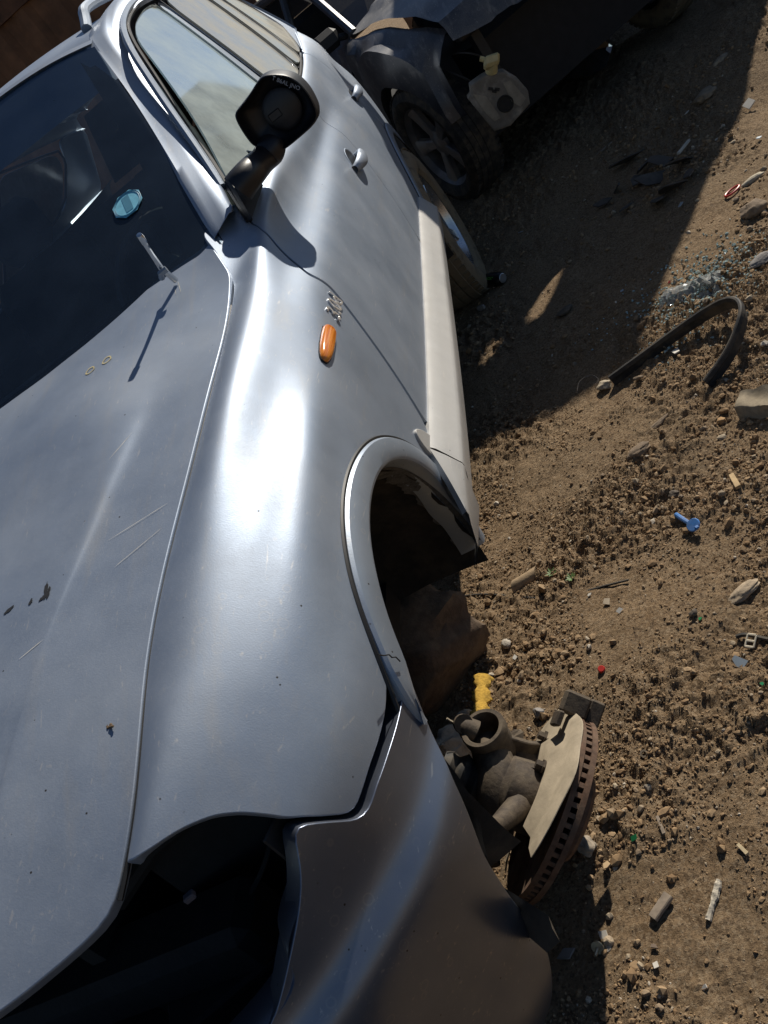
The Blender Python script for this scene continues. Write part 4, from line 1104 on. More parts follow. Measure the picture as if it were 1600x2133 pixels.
mb = MB(); pl = at(395, 1868, 1, -.62); mb.box(pl, (.016, .012, .010), rotz(.4), bevel=.002); mb.obj('lamp_plug', simple('plug_grey', (.07, .065, .08), .7), suv)
mb = MB(); b1 = at(604, 1760, 0, .785); mb.box(b1 + [-.012, .02, -.01], (.006, .05, .075), rotz(-.4), bevel=.002); mb.obj('bumper_bracket', BLACKP, suv)
# unseen deck added under the bonnet so that daylight does not come through
mb = MB(); mb.box((0, .15, .70), (1.36, .75, .05)); mb.box((0, .48, .80), (1.3, .05, .60)); mb.obj('daylight_deck', BAY, suv)
MB().box((0, 1.6, .36), (1.3, 4.2, .06)).obj('underbody', DARKIN, suv)

# rear wheels and the right front wheel ------------------------------------
def wheel(name, c, ax, Rt, Rr, wd, rim_m, spokes=5, label=None, cat=None, parent=None, tyre_m=None, sp_w=.055, nsp=1, spin=.3):
    c = np.array(c, float); ax = unit(ax)
    w = bpy.data.objects.new(name, None); COL.objects.link(w); w.parent = parent
    h = wd / 2
    b = MB(); b.lathe([(Rr - .005, -h*.8), (Rr + .01, -h*.98), (Rr + .05, -h*1.06), (Rt - .035, -h), (Rt - .010, -h*.86), (Rt, -h*.6), (Rt + .001, 0), (Rt, h*.6), (Rt - .010, h*.86), (Rt - .035, h), (Rr + .05, h*1.06), (Rr + .012, h*.98), (Rr - .005, h*.84)], c, ax, 72)
    fr_ = frame(ax)
    for k in range(56):                     # shoulder tread blocks and grooves
        a = 2*pi*k/56; e = fr_ @ np.array([cos(a), sin(a), 0])
        for sd in (-1, 1):
            b.box(c + e * (Rt - .004) + ax * sd * h * .74, (.006, .024, h * .34), np.stack([e, np.cross(ax, e), ax], 1))
    for z in (-.35, 0, .35): b.lathe([(Rt + .001, h*z - .006), (Rt + .006, h*z - .004), (Rt + .006, h*z + .028), (Rt + .001, h*z + .030)], c, ax, 60)
    b.obj('tyre', tyre_m or TYREM, w, deg=30)
    b = MB(); b.lathe([(Rr - .03, -h*.7), (Rr - .03, h*.55), (Rr - .012, h*.74), (Rr - .001, h*.86), (Rr + .006, h*.90), (Rr + .006, h*.80)], c, ax, 72)
    b.lathe([(.0, h*.62), (.035, h*.60), (.05, h*.54), (.075, h*.50), (.08, h*.30)], c, ax, 40)
    for k in range(spokes):
        a = 2*pi*k/spokes + spin; e = fr_ @ np.array([cos(a), sin(a), 0]); t = np.cross(ax, e); G = []
        for s in np.linspace(0, 1, 9):
            r = .05 + (Rr - .06) * s; hw_ = sp_w * (.60 + .40 * s + .25 * s**4) * .5; dz = h * (.54 + .16 * s)
            G.append([c + e*r - t*hw_ + ax*(dz - .035), c + e*r - t*hw_ + ax*(dz - .006), c + e*r - t*hw_*.75 + ax*dz, c + e*r + t*hw_*.75 + ax*dz, c + e*r + t*hw_ + ax*(dz - .006), c + e*r + t*hw_ + ax*(dz - .035)])
        b.grid(np.array(G))
    b.obj('rim', rim_m, w, deg=35)
    b = MB(); b.lathe([(.0, h*.1), (.15, h*.1), (.155, h*.0), (.0, -h*.1)], c, ax, 40); b.obj('brake_disc', simple('brake_iron', (.10, .075, .06), .6, .5) if 'brake_iron' not in bpy.data.materials else bpy.data.materials['brake_iron'], w)
    return w


wheel('wheel', (.805, 2.87, .378), (1, 0, 0), .368, .243, .235, RIMM, 5, parent=suv)
wheel('wheel', (-.805, 2.87, .378), (-1, 0, 0), .368, .243, .235, RIMM, 5, parent=suv)
wheel('wheel', (-.805, 0, .378), (-1, 0, 0), .368, .243, .235, RIMM, 5, parent=suv)


# marks on the bonnet: black scuff, two chalky yellow rings, a crumb of dried mud
MSUF = simple('scuff_black', (.015, .015, .016), .6); MYEL = simple('yellow_mark', (.42, .36, .20), .8); MCRUMB = simple('dried_mud', (.12, .08, .045), .95, bump=.002)
def hood_pt(px, py):
    best = None
    for y in np.linspace(-.75, .75, 120):
        k = np.linspace(1.0, 4.98, 90); P = HOOD.ev(np.full(90, y), k); d = unit(ray(px, py)); q = P - CAM_LOC; r = np.linalg.norm(q - (q @ d)[:, None] * d, axis=1); i = r.argmin()
        if best is None or r[i] < best[0]: best = (r[i], P[i], HOOD.nrm([y], [min(k[i], 4.9)])[0])
    p, n = best[1], best[2]; n = n if n[2] > 0 else -n
    return p + n * .0032, n


def blotch(name, pts, w, m, seed):
    r = np.random.default_rng(seed); mb = MB()
    for (x0, y0), (x1, y1) in pts:
        a, n = hood_pt(x0, y0); b, _ = hood_pt(x1, y1); t = unit(b - a); s = np.cross(n, t); L = np.linalg.norm(b - a); N = 9; L_, R_ = [], []
        for i in range(N):
            f = i / (N - 1); ww = w * (sin(pi * f) ** .6 + .05) * r.uniform(.4, 1.1); c = a + (b - a) * f; L_.append(c + s * ww); R_.append(c - s * ww * r.uniform(.4, 1.0))
        mb.grid(np.array([L_, R_]))
    return mb.obj(name, m, bonnet, smooth=False)


for i_, sg_ in enumerate([((104, 1216), (92, 1252)), ((97, 1235), (83, 1256)), ((106, 1222), (100, 1245)), ((70, 1253), (62, 1262)), ((35, 1262), (12, 1283))]): blotch('scuff_mark', [sg_], .0045, MSUF, i_)
for cx_, cy_ in ((192, 774), (226, 752)):
    c, n = hood_pt(cx_, cy_); fr = frame(n, (.3, 1, 0)); mb = MB(); rr = []
    for r0 in (.0075, .0105): rr.append([c + fr @ [r0 * 1.25 * cos(a), r0 * sin(a) * (1 + .12 * sin(3*a)), 0] for a in np.linspace(0, 2*pi, 22)])
    mb.grid(np.array(rr)); mb.obj('yellow_ring_mark', MYEL, bonnet, smooth=False)
c, n = hood_pt(236, 1521); mb = MB()
for i in range(7): mb.box(c + [RNG.uniform(-.012, .012), RNG.uniform(-.006, .006), 0], (RNG.uniform(.003, .008), .004, .003), rotz(i), bevel=.001)
mb.obj('mud_crumb', MCRUMB, bonnet)
MSCR = simple('scratch_pale', (.62, .58, .50), .6)
for i_, sg_ in enumerate([((95, 1330), (40, 1372)), ((280, 905), (228, 960)), ((360, 1050), (225, 1130)), ((345, 1105), (235, 1185)), ((372, 588), (378, 612)), ((362, 592), (370, 616))]): blotch('bonnet_scratch', [sg_], .0007, MSCR, i_)

# ------------------------------------------------------------ the suspension part lying by the bumper
IRON = simple('rusty_iron', (.052, .038, .027), .75, .15, var=.45, scale=50, bump=.0012, dust=.42, dustcol=(.20, .155, .10))
RUST = simple('brake_rust', (.10, .052, .030), .8, .1, var=.5, scale=60, bump=.0008, dust=.4, dustcol=(.17, .12, .08))
SHIELD = simple('dusty_shield', (.42, .35, .25), .7, .05, var=.2, scale=25, bump=.0008)
kn = np.array([.876, -.185, 0.0]); kn[2] = gz(kn[0], kn[1])
KN = empty('brake_assembly', 'rusty steering knuckle with vented brake disc lying on the dirt beside the bumper', 'brake assembly', tuple(kn))
AXK = unit((-.60, .25, .76)); M2 = unit(np.array([.64, .709, .297]) - AXK * AXK.dot([.64, .709, .297])); W2 = np.cross(AXK, M2)
dc = kn + [0, 0, .152]
def kp(a, b, c): return dc + AXK * a + M2 * b + W2 * c
mb = MB(); Rd = .176
mb.lathe([(.085, .0), (Rd, .0), (Rd, -.010), (.085, -.010), (.085, .0)], dc, AXK, 72)
mb.lathe([(.085, -.022), (Rd, -.022), (Rd, -.032), (.085, -.032), (.085, -.022)], dc, AXK, 72)
mb.lathe([(.088, -.030), (.088, -.062), (.080, -.070), (.035, -.070), (.035, -.02)], dc, AXK, 40)
fr = np.stack([M2, W2, AXK], 1)
for k in range(60):
    a = 2*pi*k/60; e = fr @ np.array([cos(a), sin(a), 0]); mb.box(dc + e * .132 + AXK * -.016, (.084, .0085, .013), np.stack([e, np.cross(AXK, e), AXK], 1))
mb.obj('brake_disc', RUST, KN, kn)
G = []
for t in np.radians(np.linspace(-118, 142, 70)):
    row = []; ro = .186 + .006 * sin(3 * t + .4) + .004 * sin(9*t)
    for r, h in ((.06, .030), (.105, .036), (.13, .020), (.165, .020), (ro, .013), (ro, .0115), (.165, .0185), (.13, .0185)):
        row.append(kp(h + .012 * sin(2 * t) * (r / .18) ** 2, r * cos(t), r * sin(t)))
    G.append(row)
MB().grid(np.array(G)).obj('dust_shield', SHIELD, KN, kn, deg=50)
mb = MB(); CC = kp(.134, .074, .018); ca = unit(AXK * .72 + M2 * .38 - W2 * .55)
ca = unit(ca + 0.25 * unit(CAM_LOC - CC))
mb.lathe([(.033, -.045), (.033, .034), (.035, .037), (.0425, .037), (.045, .032), (.045, .018), (.041, .008), (.041, -.03), (.038, -.045), (.033, -.045)], CC, ca, 40)
s1 = unit(np.cross(ca, W2)); e1 = unit(M2 - ca * ca.dot(M2)); e2 = np.cross(ca, e1)
def arm(pts, rad, n=10): mb.tube(ncs(range(len(pts)), np.array(pts), np.linspace(0, len(pts)-1, 14)), np.interp(np.linspace(0, len(pts)-1, 14), range(len(pts)), rad), n)
ear = CC - AXK * .0 + at(975, 1530, 2, .2) * 0
side = unit(np.cross(unit(CC - CAM_LOC), M2)); side = side if (AX[0] @ side) < 0 else -side
for dz in (-.012, .016): mb.lathe([(.0, .011), (.017, .011), (.019, .004), (.019, -.006), (.0, -.006)], CC + side * .048 + ca * dz, unit(side * .2 + W2), 16)
arm([CC + side * .030, CC + side * .05 + ca * .004, CC + side * .064 - ca * .002], [.024, .020, .012])
def rib(pts, w, h, updir):
    P = ncs(range(len(pts)), np.array(pts), np.linspace(0, len(pts)-1, 16)); G = []
    for i, p in enumerate(P):
        t = unit(P[min(i+1, 15)] - P[max(i-1, 0)]); u_ = unit(updir - t * t.dot(updir)); s_ = np.cross(t, u_); f = i / 15; hh = np.interp(f, (0, 1), h)
        G.append([p + s_*w*.5 - u_*hh, p + s_*w*.5 - u_*.002, p + s_*w*.35, p - s_*w*.35, p - s_*w*.5 - u_*.002, p - s_*w*.5 - u_*hh])
    mb.grid(np.array(G))
upd = unit(CAM_LOC - dc) * .4 + np.array([0, .35, .9])
r1 = [CC - ca * .012 - side * .036, CC * .62 + dc * .38 - side * .022 + AXK * .045 + M2 * .045, kp(.060, .098, .020), kp(.022, .118, .035)]
r2 = [CC - ca * .030 - side * .020, CC * .62 + dc * .38 - side * .010 + AXK * .030 + M2 * .008, kp(.062, .055, -.030), kp(.022, .062, -.055)]
rib(r1, .013, (.045, .022), upd); rib(r2, .013, (.060, .030), upd)
W1 = ncs(range(4), np.array(r1), np.linspace(0, 3, 14)); W2_ = ncs(range(4), np.array(r2), np.linspace(0, 3, 14)); mb.grid(np.array([[W1[i] - upd * .022, W1[i] * .5 + W2_[i] * .5 - upd * .032, W2_[i] - upd * .024] for i in range(14)]))
for q_ in (kp(.036, .118, .03), kp(.036, .062, -.05), kp(.05, -.05, .055)): mb.lathe([(0, .012), (.0085, .012), (.0095, .009), (.0095, 0), (.014, 0), (.014, -.004)], q_, AXK, 6)
arm([CC - ca * .04 + side * .02, kp(.10, .02, .0), kp(.075, -.02, .0), kp(.04, -.05, .0)], [.036, .040, .050, .055], 14)
arm([kp(.05, -.03, .05), kp(.06, -.09, .05), kp(.045, -.14, .03)], [.026, .02, .016])
arm([kp(.05, -.02, -.05), kp(.08, -.06, -.10), kp(.10, -.07, -.15)], [.026, .018, .013])
mb.lathe([(.0, .095), (.045, .095), (.062, .08), (.066, .05), (.066, .0), (.05, -.02)], dc, AXK, 36)
mb.obj('knuckle', IRON, KN, kn, deg=40)
mb = MB(); mb.box(kp(.012, .192, -.03), (.045, .022, .052), fr, bevel=.005); mb.box(kp(-.030, .192, -.01), (.050, .026, .030), fr, bevel=.004); mb.box(kp(.035, .155, -.03), (.03, .05, .012), fr, bevel=.003); mb.obj('caliper_bracket', IRON, KN, kn, deg=30)
mb = MB(); q0 = kp(.10, -.01, .03); mb.lathe([(.0, .05), (.030, .05), (.036, .035), (.030, .022), (.042, .008), (.034, -.006), (.048, -.02), (.04, -.035), (.054, -.05), (.054, -.09)], q0 + side * .05, unit(side + AXK * .3), 30); mb.obj('axle_boot', RUBBER, KN, kn)
mb = MB(); mb.tube(ncs(range(4), np.array([CC + side * .07, CC + side * .074 + ca * .004, CC + side * .079 + ca * .006, CC + side * .084 + ca * .010]), np.linspace(0, 3, 10)), .0022, 5); mb.obj('broken_wire', SHIELD, KN, kn)


# ------------------------------------------------------------ stones, each one its own thing
def rock(name, px, size, label, col, seed, cat='stone', rot=None, rough=.18, lift=.30, group=None, z=None, base=ICO3, flat=0):
    r = np.random.default_rng(seed); V, F = base; V = V.copy()
    for k in range(7):
        d = unit(r.normal(size=3)); c = r.uniform(.62, .9); s = V @ d; V = V - np.maximum(s - c, 0)[:, None] * d * .9
    f = (vnoise(V[:, 0] * 1.0 + V[:, 2] * .7, V[:, 1] + V[:, 2] * 1.3, 2.1, seed) * rough * 1.2 + vnoise(V[:, 0] + 3 * V[:, 2], V[:, 1] - V[:, 2], 6, seed + 1) * rough * .5)
    V = V * (1 + f)[:, None] * np.array(size) * .5
    V = V @ rotz(rot if rot is not None else r.uniform(0, 6.28)).T
    p = gpt(*px) if z is None else np.array(px, float)
    m = 'stone_%d' % seed
    mt = simple(m, col, .9, var=.3, scale=40, bump=.0025, dust=.3, dustcol=(.26, .19, .12))
    o = obj(name, V + [0, 0, size[2] * .5 * (1 - 2 * lift * .6)], F, mt, loc=tuple(p)); sharp(o, 40)
    return tag(o, label, cat, group)


BROWN = (.20, .145, .095); TAN = (.36, .28, .19); GREY = (.24, .22, .20); PALE = (.46, .41, .33); DARKST = (.10, .08, .06)
rock('stone', (1333, 948), (.085, .045, .035), 'brown wedge-shaped stone throwing a dark shadow, right of the wheel arch', BROWN, 1, rot=.5)
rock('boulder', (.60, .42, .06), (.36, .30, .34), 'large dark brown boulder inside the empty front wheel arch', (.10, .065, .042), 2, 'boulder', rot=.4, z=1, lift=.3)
rock('stone', (.655, .105, .05), (.11, .09, .15), 'rough grey stone leaning between the bumper and the brake assembly', (.30, .26, .21), 3, rot=.3, z=1, rough=.3)
rock('pebble', (.672, .19, .085), (.060, .056, .03), 'smooth round cream stone below the arch, behind the rusty knuckle', PALE, 4, 'stone', z=1, rough=.03)
rock('stone', (1228, 1768), (.048, .042, .036), 'rough round stone touching the lower edge of the brake disc', (.30, .25, .19), 5, rough=.3)
rock('stone', (1550, 1238), (.085, .04, .022), 'flat tan stone at the right edge below the blue peg', TAN, 6, rot=.35)
rock('stone', (1262, 808), (.045, .055, .03), 'pale blocky stone beside the cut end of the rubber strip', (.42, .35, .25), 7, rot=.9)
rock('stone', (1372, 888), (.10, .025, .02), 'thin dark slab of stone above the brown wedge', BROWN, 8, rot=.5)
rock('stone', (1408, 1036), (.03, .03, .028), 'small dark cube-like stone standing on edge above the blue peg', DARKST, 9)
rock('stone', (1058, 1345), (.036, .026, .022), 'pale oval stone in the gravel beneath the arch opening', (.42, .37, .30), 10)
rock('stone', (1125, 1488), (.032, .026, .022), 'dark grey pebble above the brake disc', GREY, 11)
rock('stone', (1180, 650), (.08, .045, .025), 'flat dark stone in the shade near the sunlit patch', DARKST, 12, rot=.2)
rock('stone', (1572, 442), (.11, .10, .06), 'earthy lump of rock at the right edge below the red ring', BROWN, 13)
rock('stone', (1505, 880), (.028, .024, .022), 'small orange-brown stone left of the brown rag', (.36, .22, .10), 14)
rock('stone', (1505, 130), (.14, .07, .04), 'long buried tan stone at the top right in the sun', (.30, .23, .15), 15, rot=.9)
rock('stone', (1470, 205), (.13, .10, .05), 'wide earthy rock at the edge of the big shadow', (.25, .19, .125), 16)
rock('stone', (1570, 375), (.10, .035, .02), 'flat pale slab at the right edge level with the red ring', (.44, .38, .28), 17, rot=.2)
rock('stone', (1445, 1240 + 40), (.022, .018, .016), 'small dark stone below the blue peg', DARKST, 18)
rock('stone', (1005, 645), (.05, .035, .03), 'grey stone in the shade beside the sill', GREY, 19)
rock('stone', (1330, 790), (.035, .02, .015), 'small brown stone between the legs of the rubber strip', BROWN, 20)
rock('stone', (1270, 1985 - 20), (.02, .02, .018), 'little tan stone near the bent screw', TAN, 21)
rock('stone', (1590, 545), (.09, .06, .03), 'grey slab at the right edge above the rubber strip', GREY, 22, rot=.4)

# ------------------------------------------------------------ other finds on the ground
def put(px): return gpt(*px)


YEL = simple('yellow_foam', (.50, .30, .045), .95, var=.35, scale=60, bump=.003)
a = at(1006, 1408, 2, .13); b_ = at(1000, 1505, 2, .13); mb = MB(); G = []
for t in np.linspace(0, 1, 26):
    c = a * (1 - t) + b_ * t; w = .019 + .004 * sin(t * 17) + .003 * sin(t * 39); d = unit(b_ - a); sx = unit(np.cross(d, unit(c - CAM_LOC))); nz = np.cross(sx, d)
    row = [c + sx * w * cos(q) * (1 + .12 * sin(5*q + t*30)) + nz * .010 * sin(q) for q in np.linspace(0, 2*pi, 13)]
    G.append(row)
mb.grid(np.array(G)); mb.add(G[0][:-1], [list(range(12))]); mb.add(G[-1][:-1], [list(range(12))[::-1]])
tag(mb.obj('foam_strip', YEL), 'crumbly yellow foam strip standing behind the rusty knuckle', 'foam')

BLUE = simple('blue_plastic', (.04, .17, .45), .45, var=.2, scale=60, dust=.25)
p0, p1 = gpt(1412, 1078), gpt(1445, 1100); d = unit(p1 - p0)
pl = p0
K = empty('plastic_peg', 'bright blue plastic peg with a flat round head lying on the dirt', 'peg', tuple(pl))
mb = MB(); mb.tube([p0 + [0, 0, .010], p0 * .5 + p1 * .5 + [0, 0, .010], p1 + [0, 0, .012]], [.007, .0065, .006], 10); mb.obj('shaft', BLUE, K, pl)
mb = MB(); hc = p1 + d * .012 + [0, 0, .018]; mb.lathe([(0, .003), (.016, .003), (.018, 0), (.016, -.004), (0, -.004)], hc, unit((-.2, -.35, .9)), 20); mb.box(hc + d * .016, (.012, .010, .006), frame((0, 0, 1), d), bevel=.002); mb.obj('head', BLUE, K, pl)

# long black weather strip stood up in a hoop
cps = [(1275, 795, .0), (1340, 748, .012), (1420, 690, .03), (1490, 645, .055), (1530, 632, .075), (1548, 645, .085), (1545, 680, .07), (1520, 740, .035), (1476, 802, .004)]
P = np.array([gp(x, y, h + .012) for x, y, h in cps]); t = np.linspace(0, len(P)-1, 70); C = ncs(range(len(P)), P, t); G = []
for i, c in enumerate(C):
    tg = unit(C[min(i+1, 69)] - C[max(i-1, 0)]); upv = unit(np.array([0, 0, 1]) - tg * tg[2]); sd = np.cross(tg, upv)
    h = .030 if True else 0
    G.append([c + upv * u_ + sd * s_ for u_, s_ in ((.024, -.004), (.026, 0), (.024, .006), (.012, .009), (.006, .005), (-.016, .005), (-.018, .0), (-.016, -.005), (.006, -.004), (.012, -.008), (.024, -.004))])
mb = MB(); mb.grid(np.array(G)); mb.add(G[0][:-1], [list(range(10))]); mb.add(G[-1][:-1], [list(range(10))[::-1]])
tag(mb.obj('rubber_strip', RUBBER), 'length of black rubber door seal bent into a hoop on the dirt', 'rubber strip')

# crumpled clear plastic with window crumbs on and around it
m, nt, b, out = mat('clear_plastic'); nt.nodes.remove(b); tr = nd(nt, 'ShaderNodeBsdfTransparent'); tr.inputs[0].default_value = (.62, .66, .65, 1); gl = nd(nt, 'ShaderNodeBsdfGlossy'); gl.inputs['Roughness'].default_value = .08
fr_ = nd(nt, 'ShaderNodeFresnel'); fr_.inputs[0].default_value = 2.6; mx = nd(nt, 'ShaderNodeMixShader'); nt.links.new(fr_.outputs[0], mx.inputs[0]); nt.links.new(tr.outputs[0], mx.inputs[1]); nt.links.new(gl.outputs[0], mx.inputs[2]); nt.links.new(mx.outputs[0], out.inputs[0])
CLEAR = glass('clear_film', (.62, .66, .65), .42, 1.6, (.52, .52, .48), 14, .10)
A0, A1, A2, A3 = gp(1372, 650, .01), gp(1405, 600, .03), gp(1505, 560, .05), gp(1500, 615, .02); G = []
for i, s in enumerate(np.linspace(0, 1, 22)):
    row = []
    for j, t in enumerate(np.linspace(0, 1, 12)):
        p = (A0 * (1-s) + A3 * s) * (1-t) + (A1 * (1-s) + A2 * s) * t
        p = p + [0, 0, .030 * sin(pi * t) * (1 - .5 * s) + .016 * RNG.uniform(-1, 1) * (s > .5) * sin(pi*t) + .004 * RNG.uniform(-1, 1)]; row.append(p)
    G.append(row)
o = MB().grid(np.array(G)).obj('plastic_bottle', CLEAR, deg=12); tag(o, 'flattened clear plastic bottle glinting above the rubber hoop', 'plastic bottle')
m, nt, b, out = mat('window_crumbs'); b.inputs['Base Color'].default_value = (.50, .64, .62, 1); b.inputs['Roughness'].default_value = .06; b.inputs['Transmission Weight'].default_value = .35
CRUMB = m
def blob(px, r, n, rng): 
    c = gp(*px)[:2]; q = rng.normal(size=(n, 2)) * r; P = c + q; return np.column_stack([P, hfine(P[:, 0], P[:, 1])])
rg = np.random.default_rng(9)
P = np.vstack([blob((1490, 590), (.10, .13), 700, rg), blob((1430, 625), (.07, .05), 260, rg), blob((1400, 720), (.06, .06), 90, rg), blob((1345, 640), (.12, .12), 60, rg)])
o = scatter('glass_crumbs', P, rg.uniform(.0025, .006, len(P)), CRUMB, flat=(.6, .9), sink=.1); tag(o, 'scattered pale green crumbs of broken car window', 'broken glass')

RED = simple('red_plastic', (.50, .03, .02), .4, var=.15)
c = gpt(1527, 401); mb = MB(); mb.tube([c + [.030 * cos(a), .018 * sin(a) + .01 * cos(a), .007] for a in np.linspace(0, 2*pi, 25)], .0045, 8, cap=False); tag(mb.obj('plastic_ring', RED), 'oval red plastic ring at the sunlit right edge', 'plastic ring')
c = gpt(1254, 1396); mb = MB(); mb.lathe([(0, .012), (.007, .012), (.0085, .009), (.0085, 0), (.007, 0)], c, unit((.2, -.4, .9)), 14); tag(mb.obj('bottle_cap', RED), 'tiny red plastic cap in the middle of the open dirt', 'cap')

WOOD = simple('weathered_wood', (.25, .20, .15), .9, var=.3, scale=40, bump=.001)
def stick(px0, px1, w, th, name, label, m=WOOD, lift=.004, cat='wood'):
    a, b = gpt(*px0), gpt(*px1); d = b - a; L = np.linalg.norm(d); mb = MB(); fr = frame((0, 0, 1), d)
    xs = np.linspace(-.5, .5, 9); G = []
    for x in xs:
        ww = w * .5 * (1 + RNG.uniform(-.08, .08)); hh = th * (1 + RNG.uniform(-.1, .1)); c = (a + b) / 2 + d * x + [0, 0, lift]
        G.append([c + fr[:, 1] * ww * u_ + [0, 0, hh * v_] for u_, v_ in ((-1, 0), (-1, .8), (-.8, 1), (.8, 1), (1, .8), (1, 0), (-1, 0))])
    mb.grid(np.array(G)); mb.add(G[0][:-1], [list(range(6))]); mb.add(G[-1][:-1], [list(range(6))[::-1]])
    return tag(mb.obj(name, m, deg=30), label, cat)


stick((1364, 1917), (1397, 1868), .018, .008, 'wood_offcut', 'short grey-brown wood slat with slanted ends at the bottom right')
stick((1527, 995), (1541, 1020), .014, .010, 'wood_chip', 'small pale splinter of wood right of the brown wedge stone', simple('pale_wood', (.42, .30, .16), .9))
stick((1372, 1704), (1386, 1740), .006, .004, 'twig', 'thin dry twig above the wood slat', WOOD, cat='twig')
stick((1540, 1763), (1560, 1783), .007, .005, 'twig', 'short pale sliver near the right edge below the shoe prints', simple('pale_twig', (.45, .36, .22), .9), cat='twig')
stick((1232, 335), (1276, 298), .008, .006, 'twig', 'curved stick lying in the deep shade', WOOD, cat='twig')
stick((1418, 330), (1440, 302), .012, .010, 'bone_stick', 'pale thin stick poking from the shaded rubble heap', simple('bone', (.50, .46, .38), .7), lift=.02, cat='stick')
WHITEB = simple('white_bark', (.52, .46, .36), .85, var=.3, scale=70, bump=.002)
a, b_, c2 = gpt(1477, 1920), gpt(1494, 1862), gpt(1500, 1836); G = []
for i, t in enumerate(np.linspace(0, 1, 30)):
    c = (a * (1 - t / .7) + b_ * t / .7) if t < .7 else (b_ * (1 - (t - .7) / .3) + c2 * (t - .7) / .3); w = .0055 + .004 * vnoise(t * 9, 2.2, 1.0, 3) + .002 * vnoise(t * 40, 4.2, 1.0, 5)
    d = unit(b_ - a); sx = np.cross(d, (0, 0, 1)); G.append([c + sx * w * q_ + [0, 0, .006 + hh] for q_, hh in ((-1, -.004), (-.8, .002 + .004 * vnoise(t * 21, 1.1, 1.0, 1)), (0, .004 + .005 * vnoise(t * 13, 7.1, 1.0, 2)), (.8, .001), (1, -.004))])
tag(MB().grid(np.array(G)).obj('bark_strip', WHITEB), 'frayed white strip of bark at the lower right', 'bark')
# black cable running out from under the arch
cp = [(905, 1246), (960, 1242), (1010, 1238), (1080, 1243), (1130, 1246), (1180, 1242), (1240, 1226), (1309, 1208)]
mb = MB(); mb.tube(ncs(range(8), np.array([gp(x, y, .012 + .004 * sin(i)) for i, (x, y) in enumerate(cp)]), np.linspace(0, 7, 60)), .0030, 6); tag(mb.obj('black_cable', RUBBER), 'thin black cable running out from under the wheel arch', 'cable')
mb = MB(); cp = [(1203, 815), (1205, 800), (1215, 788), (1232, 782), (1246, 790), (1240, 802)]; mb.tube(ncs(range(6), np.array([gp(x, y, .010 + .012 * sin(i)) for i, (x, y) in enumerate(cp)]), np.linspace(0, 5, 36)), .0014, 6); tag(mb.obj('wire_hook', simple('dull_wire', (.14, .12, .10), .7, .2)), 'small bent wire hook at the edge of the shade', 'wire')
# curved pottery-like shard
c = gpt(1100, 1212); G = []
for s in np.linspace(-1, 1, 10):
    G.append([c + np.array([.035 * s + .008 * cos(a), .012 * s + .022 * cos(a), .004 + .024 * sin(a) * (1 - .25 * s)]) for a in np.linspace(.1, pi - .1, 9)])
G = np.array(G); mb = MB(); mb.grid(G); mb.grid(G + [0, 0, -.004]); tag(mb.obj('pipe_shard', simple('clay', (.30, .21, .12), .85, var=.3, scale=40, bump=.001), deg=40), 'curved tan shard of pipe lying across the black cable', 'shard')
# crushed drinks can in the shade
c = gpt(1036, 590); CAN = empty('drinks_can', 'dented black drinks can with a green squiggle in the shade by the wheel', 'can', tuple(c))
d = unit(gpt(1058, 588) - gpt(1012, 592)); mb = MB(); prof = [(.0, -.058), (.022, -.058), (.027, -.052), (.029, -.040), (.028, .0), (.029, .040), (.026, .052), (.022, .058)]; mb.lathe(prof, c + [0, 0, .026], d, 28)
V = np.array(mb.v); k = vnoise(V[:, 0] * 1, V[:, 1] + V[:, 2], 34, 3); V += np.stack([k * .004, k * .005, k * .003], 1); mb.v = [tuple(v) for v in V]
mb.obj('can_body', simple('can_black', (.015, .016, .018), .3, .4), CAN, c)
mb = MB(); fr = frame(d, (0, 0, 1))
for o_ in (-.012, .0, .012):
    mb.tube([c + [0, 0, .026] + d * (x_) + (fr[:, 0] * cos(.75) - fr[:, 1] * sin(.75) * (1 if (fr[:, 1] @ (CAM_LOC - c)) < 0 else -1)) * .0305 + fr[:, 1] * (o_ + .003 * sin(x_ * 300)) for x_ in np.linspace(-.022, .024, 9)], .0018, 5)
mb.obj('can_print', simple('can_green', (.10, .35, .05), .4), CAN, c)
mb = MB(); mb.lathe([(0, .0595), (.020, .0595), (.022, .058)], c + [0, 0, .026], d, 20); mb.obj('can_lid', simple('can_alu', (.5, .5, .52), .35, .8), CAN, c)
# brown rag
c0 = [gp(1530, 860, .03), gp(1540, 812, .05), gp(1625, 800, .05), gp(1640, 850, .04)]; G = []
for s in np.linspace(0, 1, 24):
    G.append([(c0[0] * (1-s) + c0[3] * s) * (1-t) + (c0[1] * (1-s) + c0[2] * s) * t + np.array([0, 0, .006 * sin(t * 5 + s * 3) - .035 * (t < .10) + .003 * sin(s * 13)]) for t in np.linspace(0, 1, 16)])
tag(MB().grid(np.array(G)).obj('rag', simple('brown_cloth', (.27, .22, .15), .95, var=.25, scale=50, bump=.001), deg=80), 'stiff brown rag folded at the right edge', 'rag')
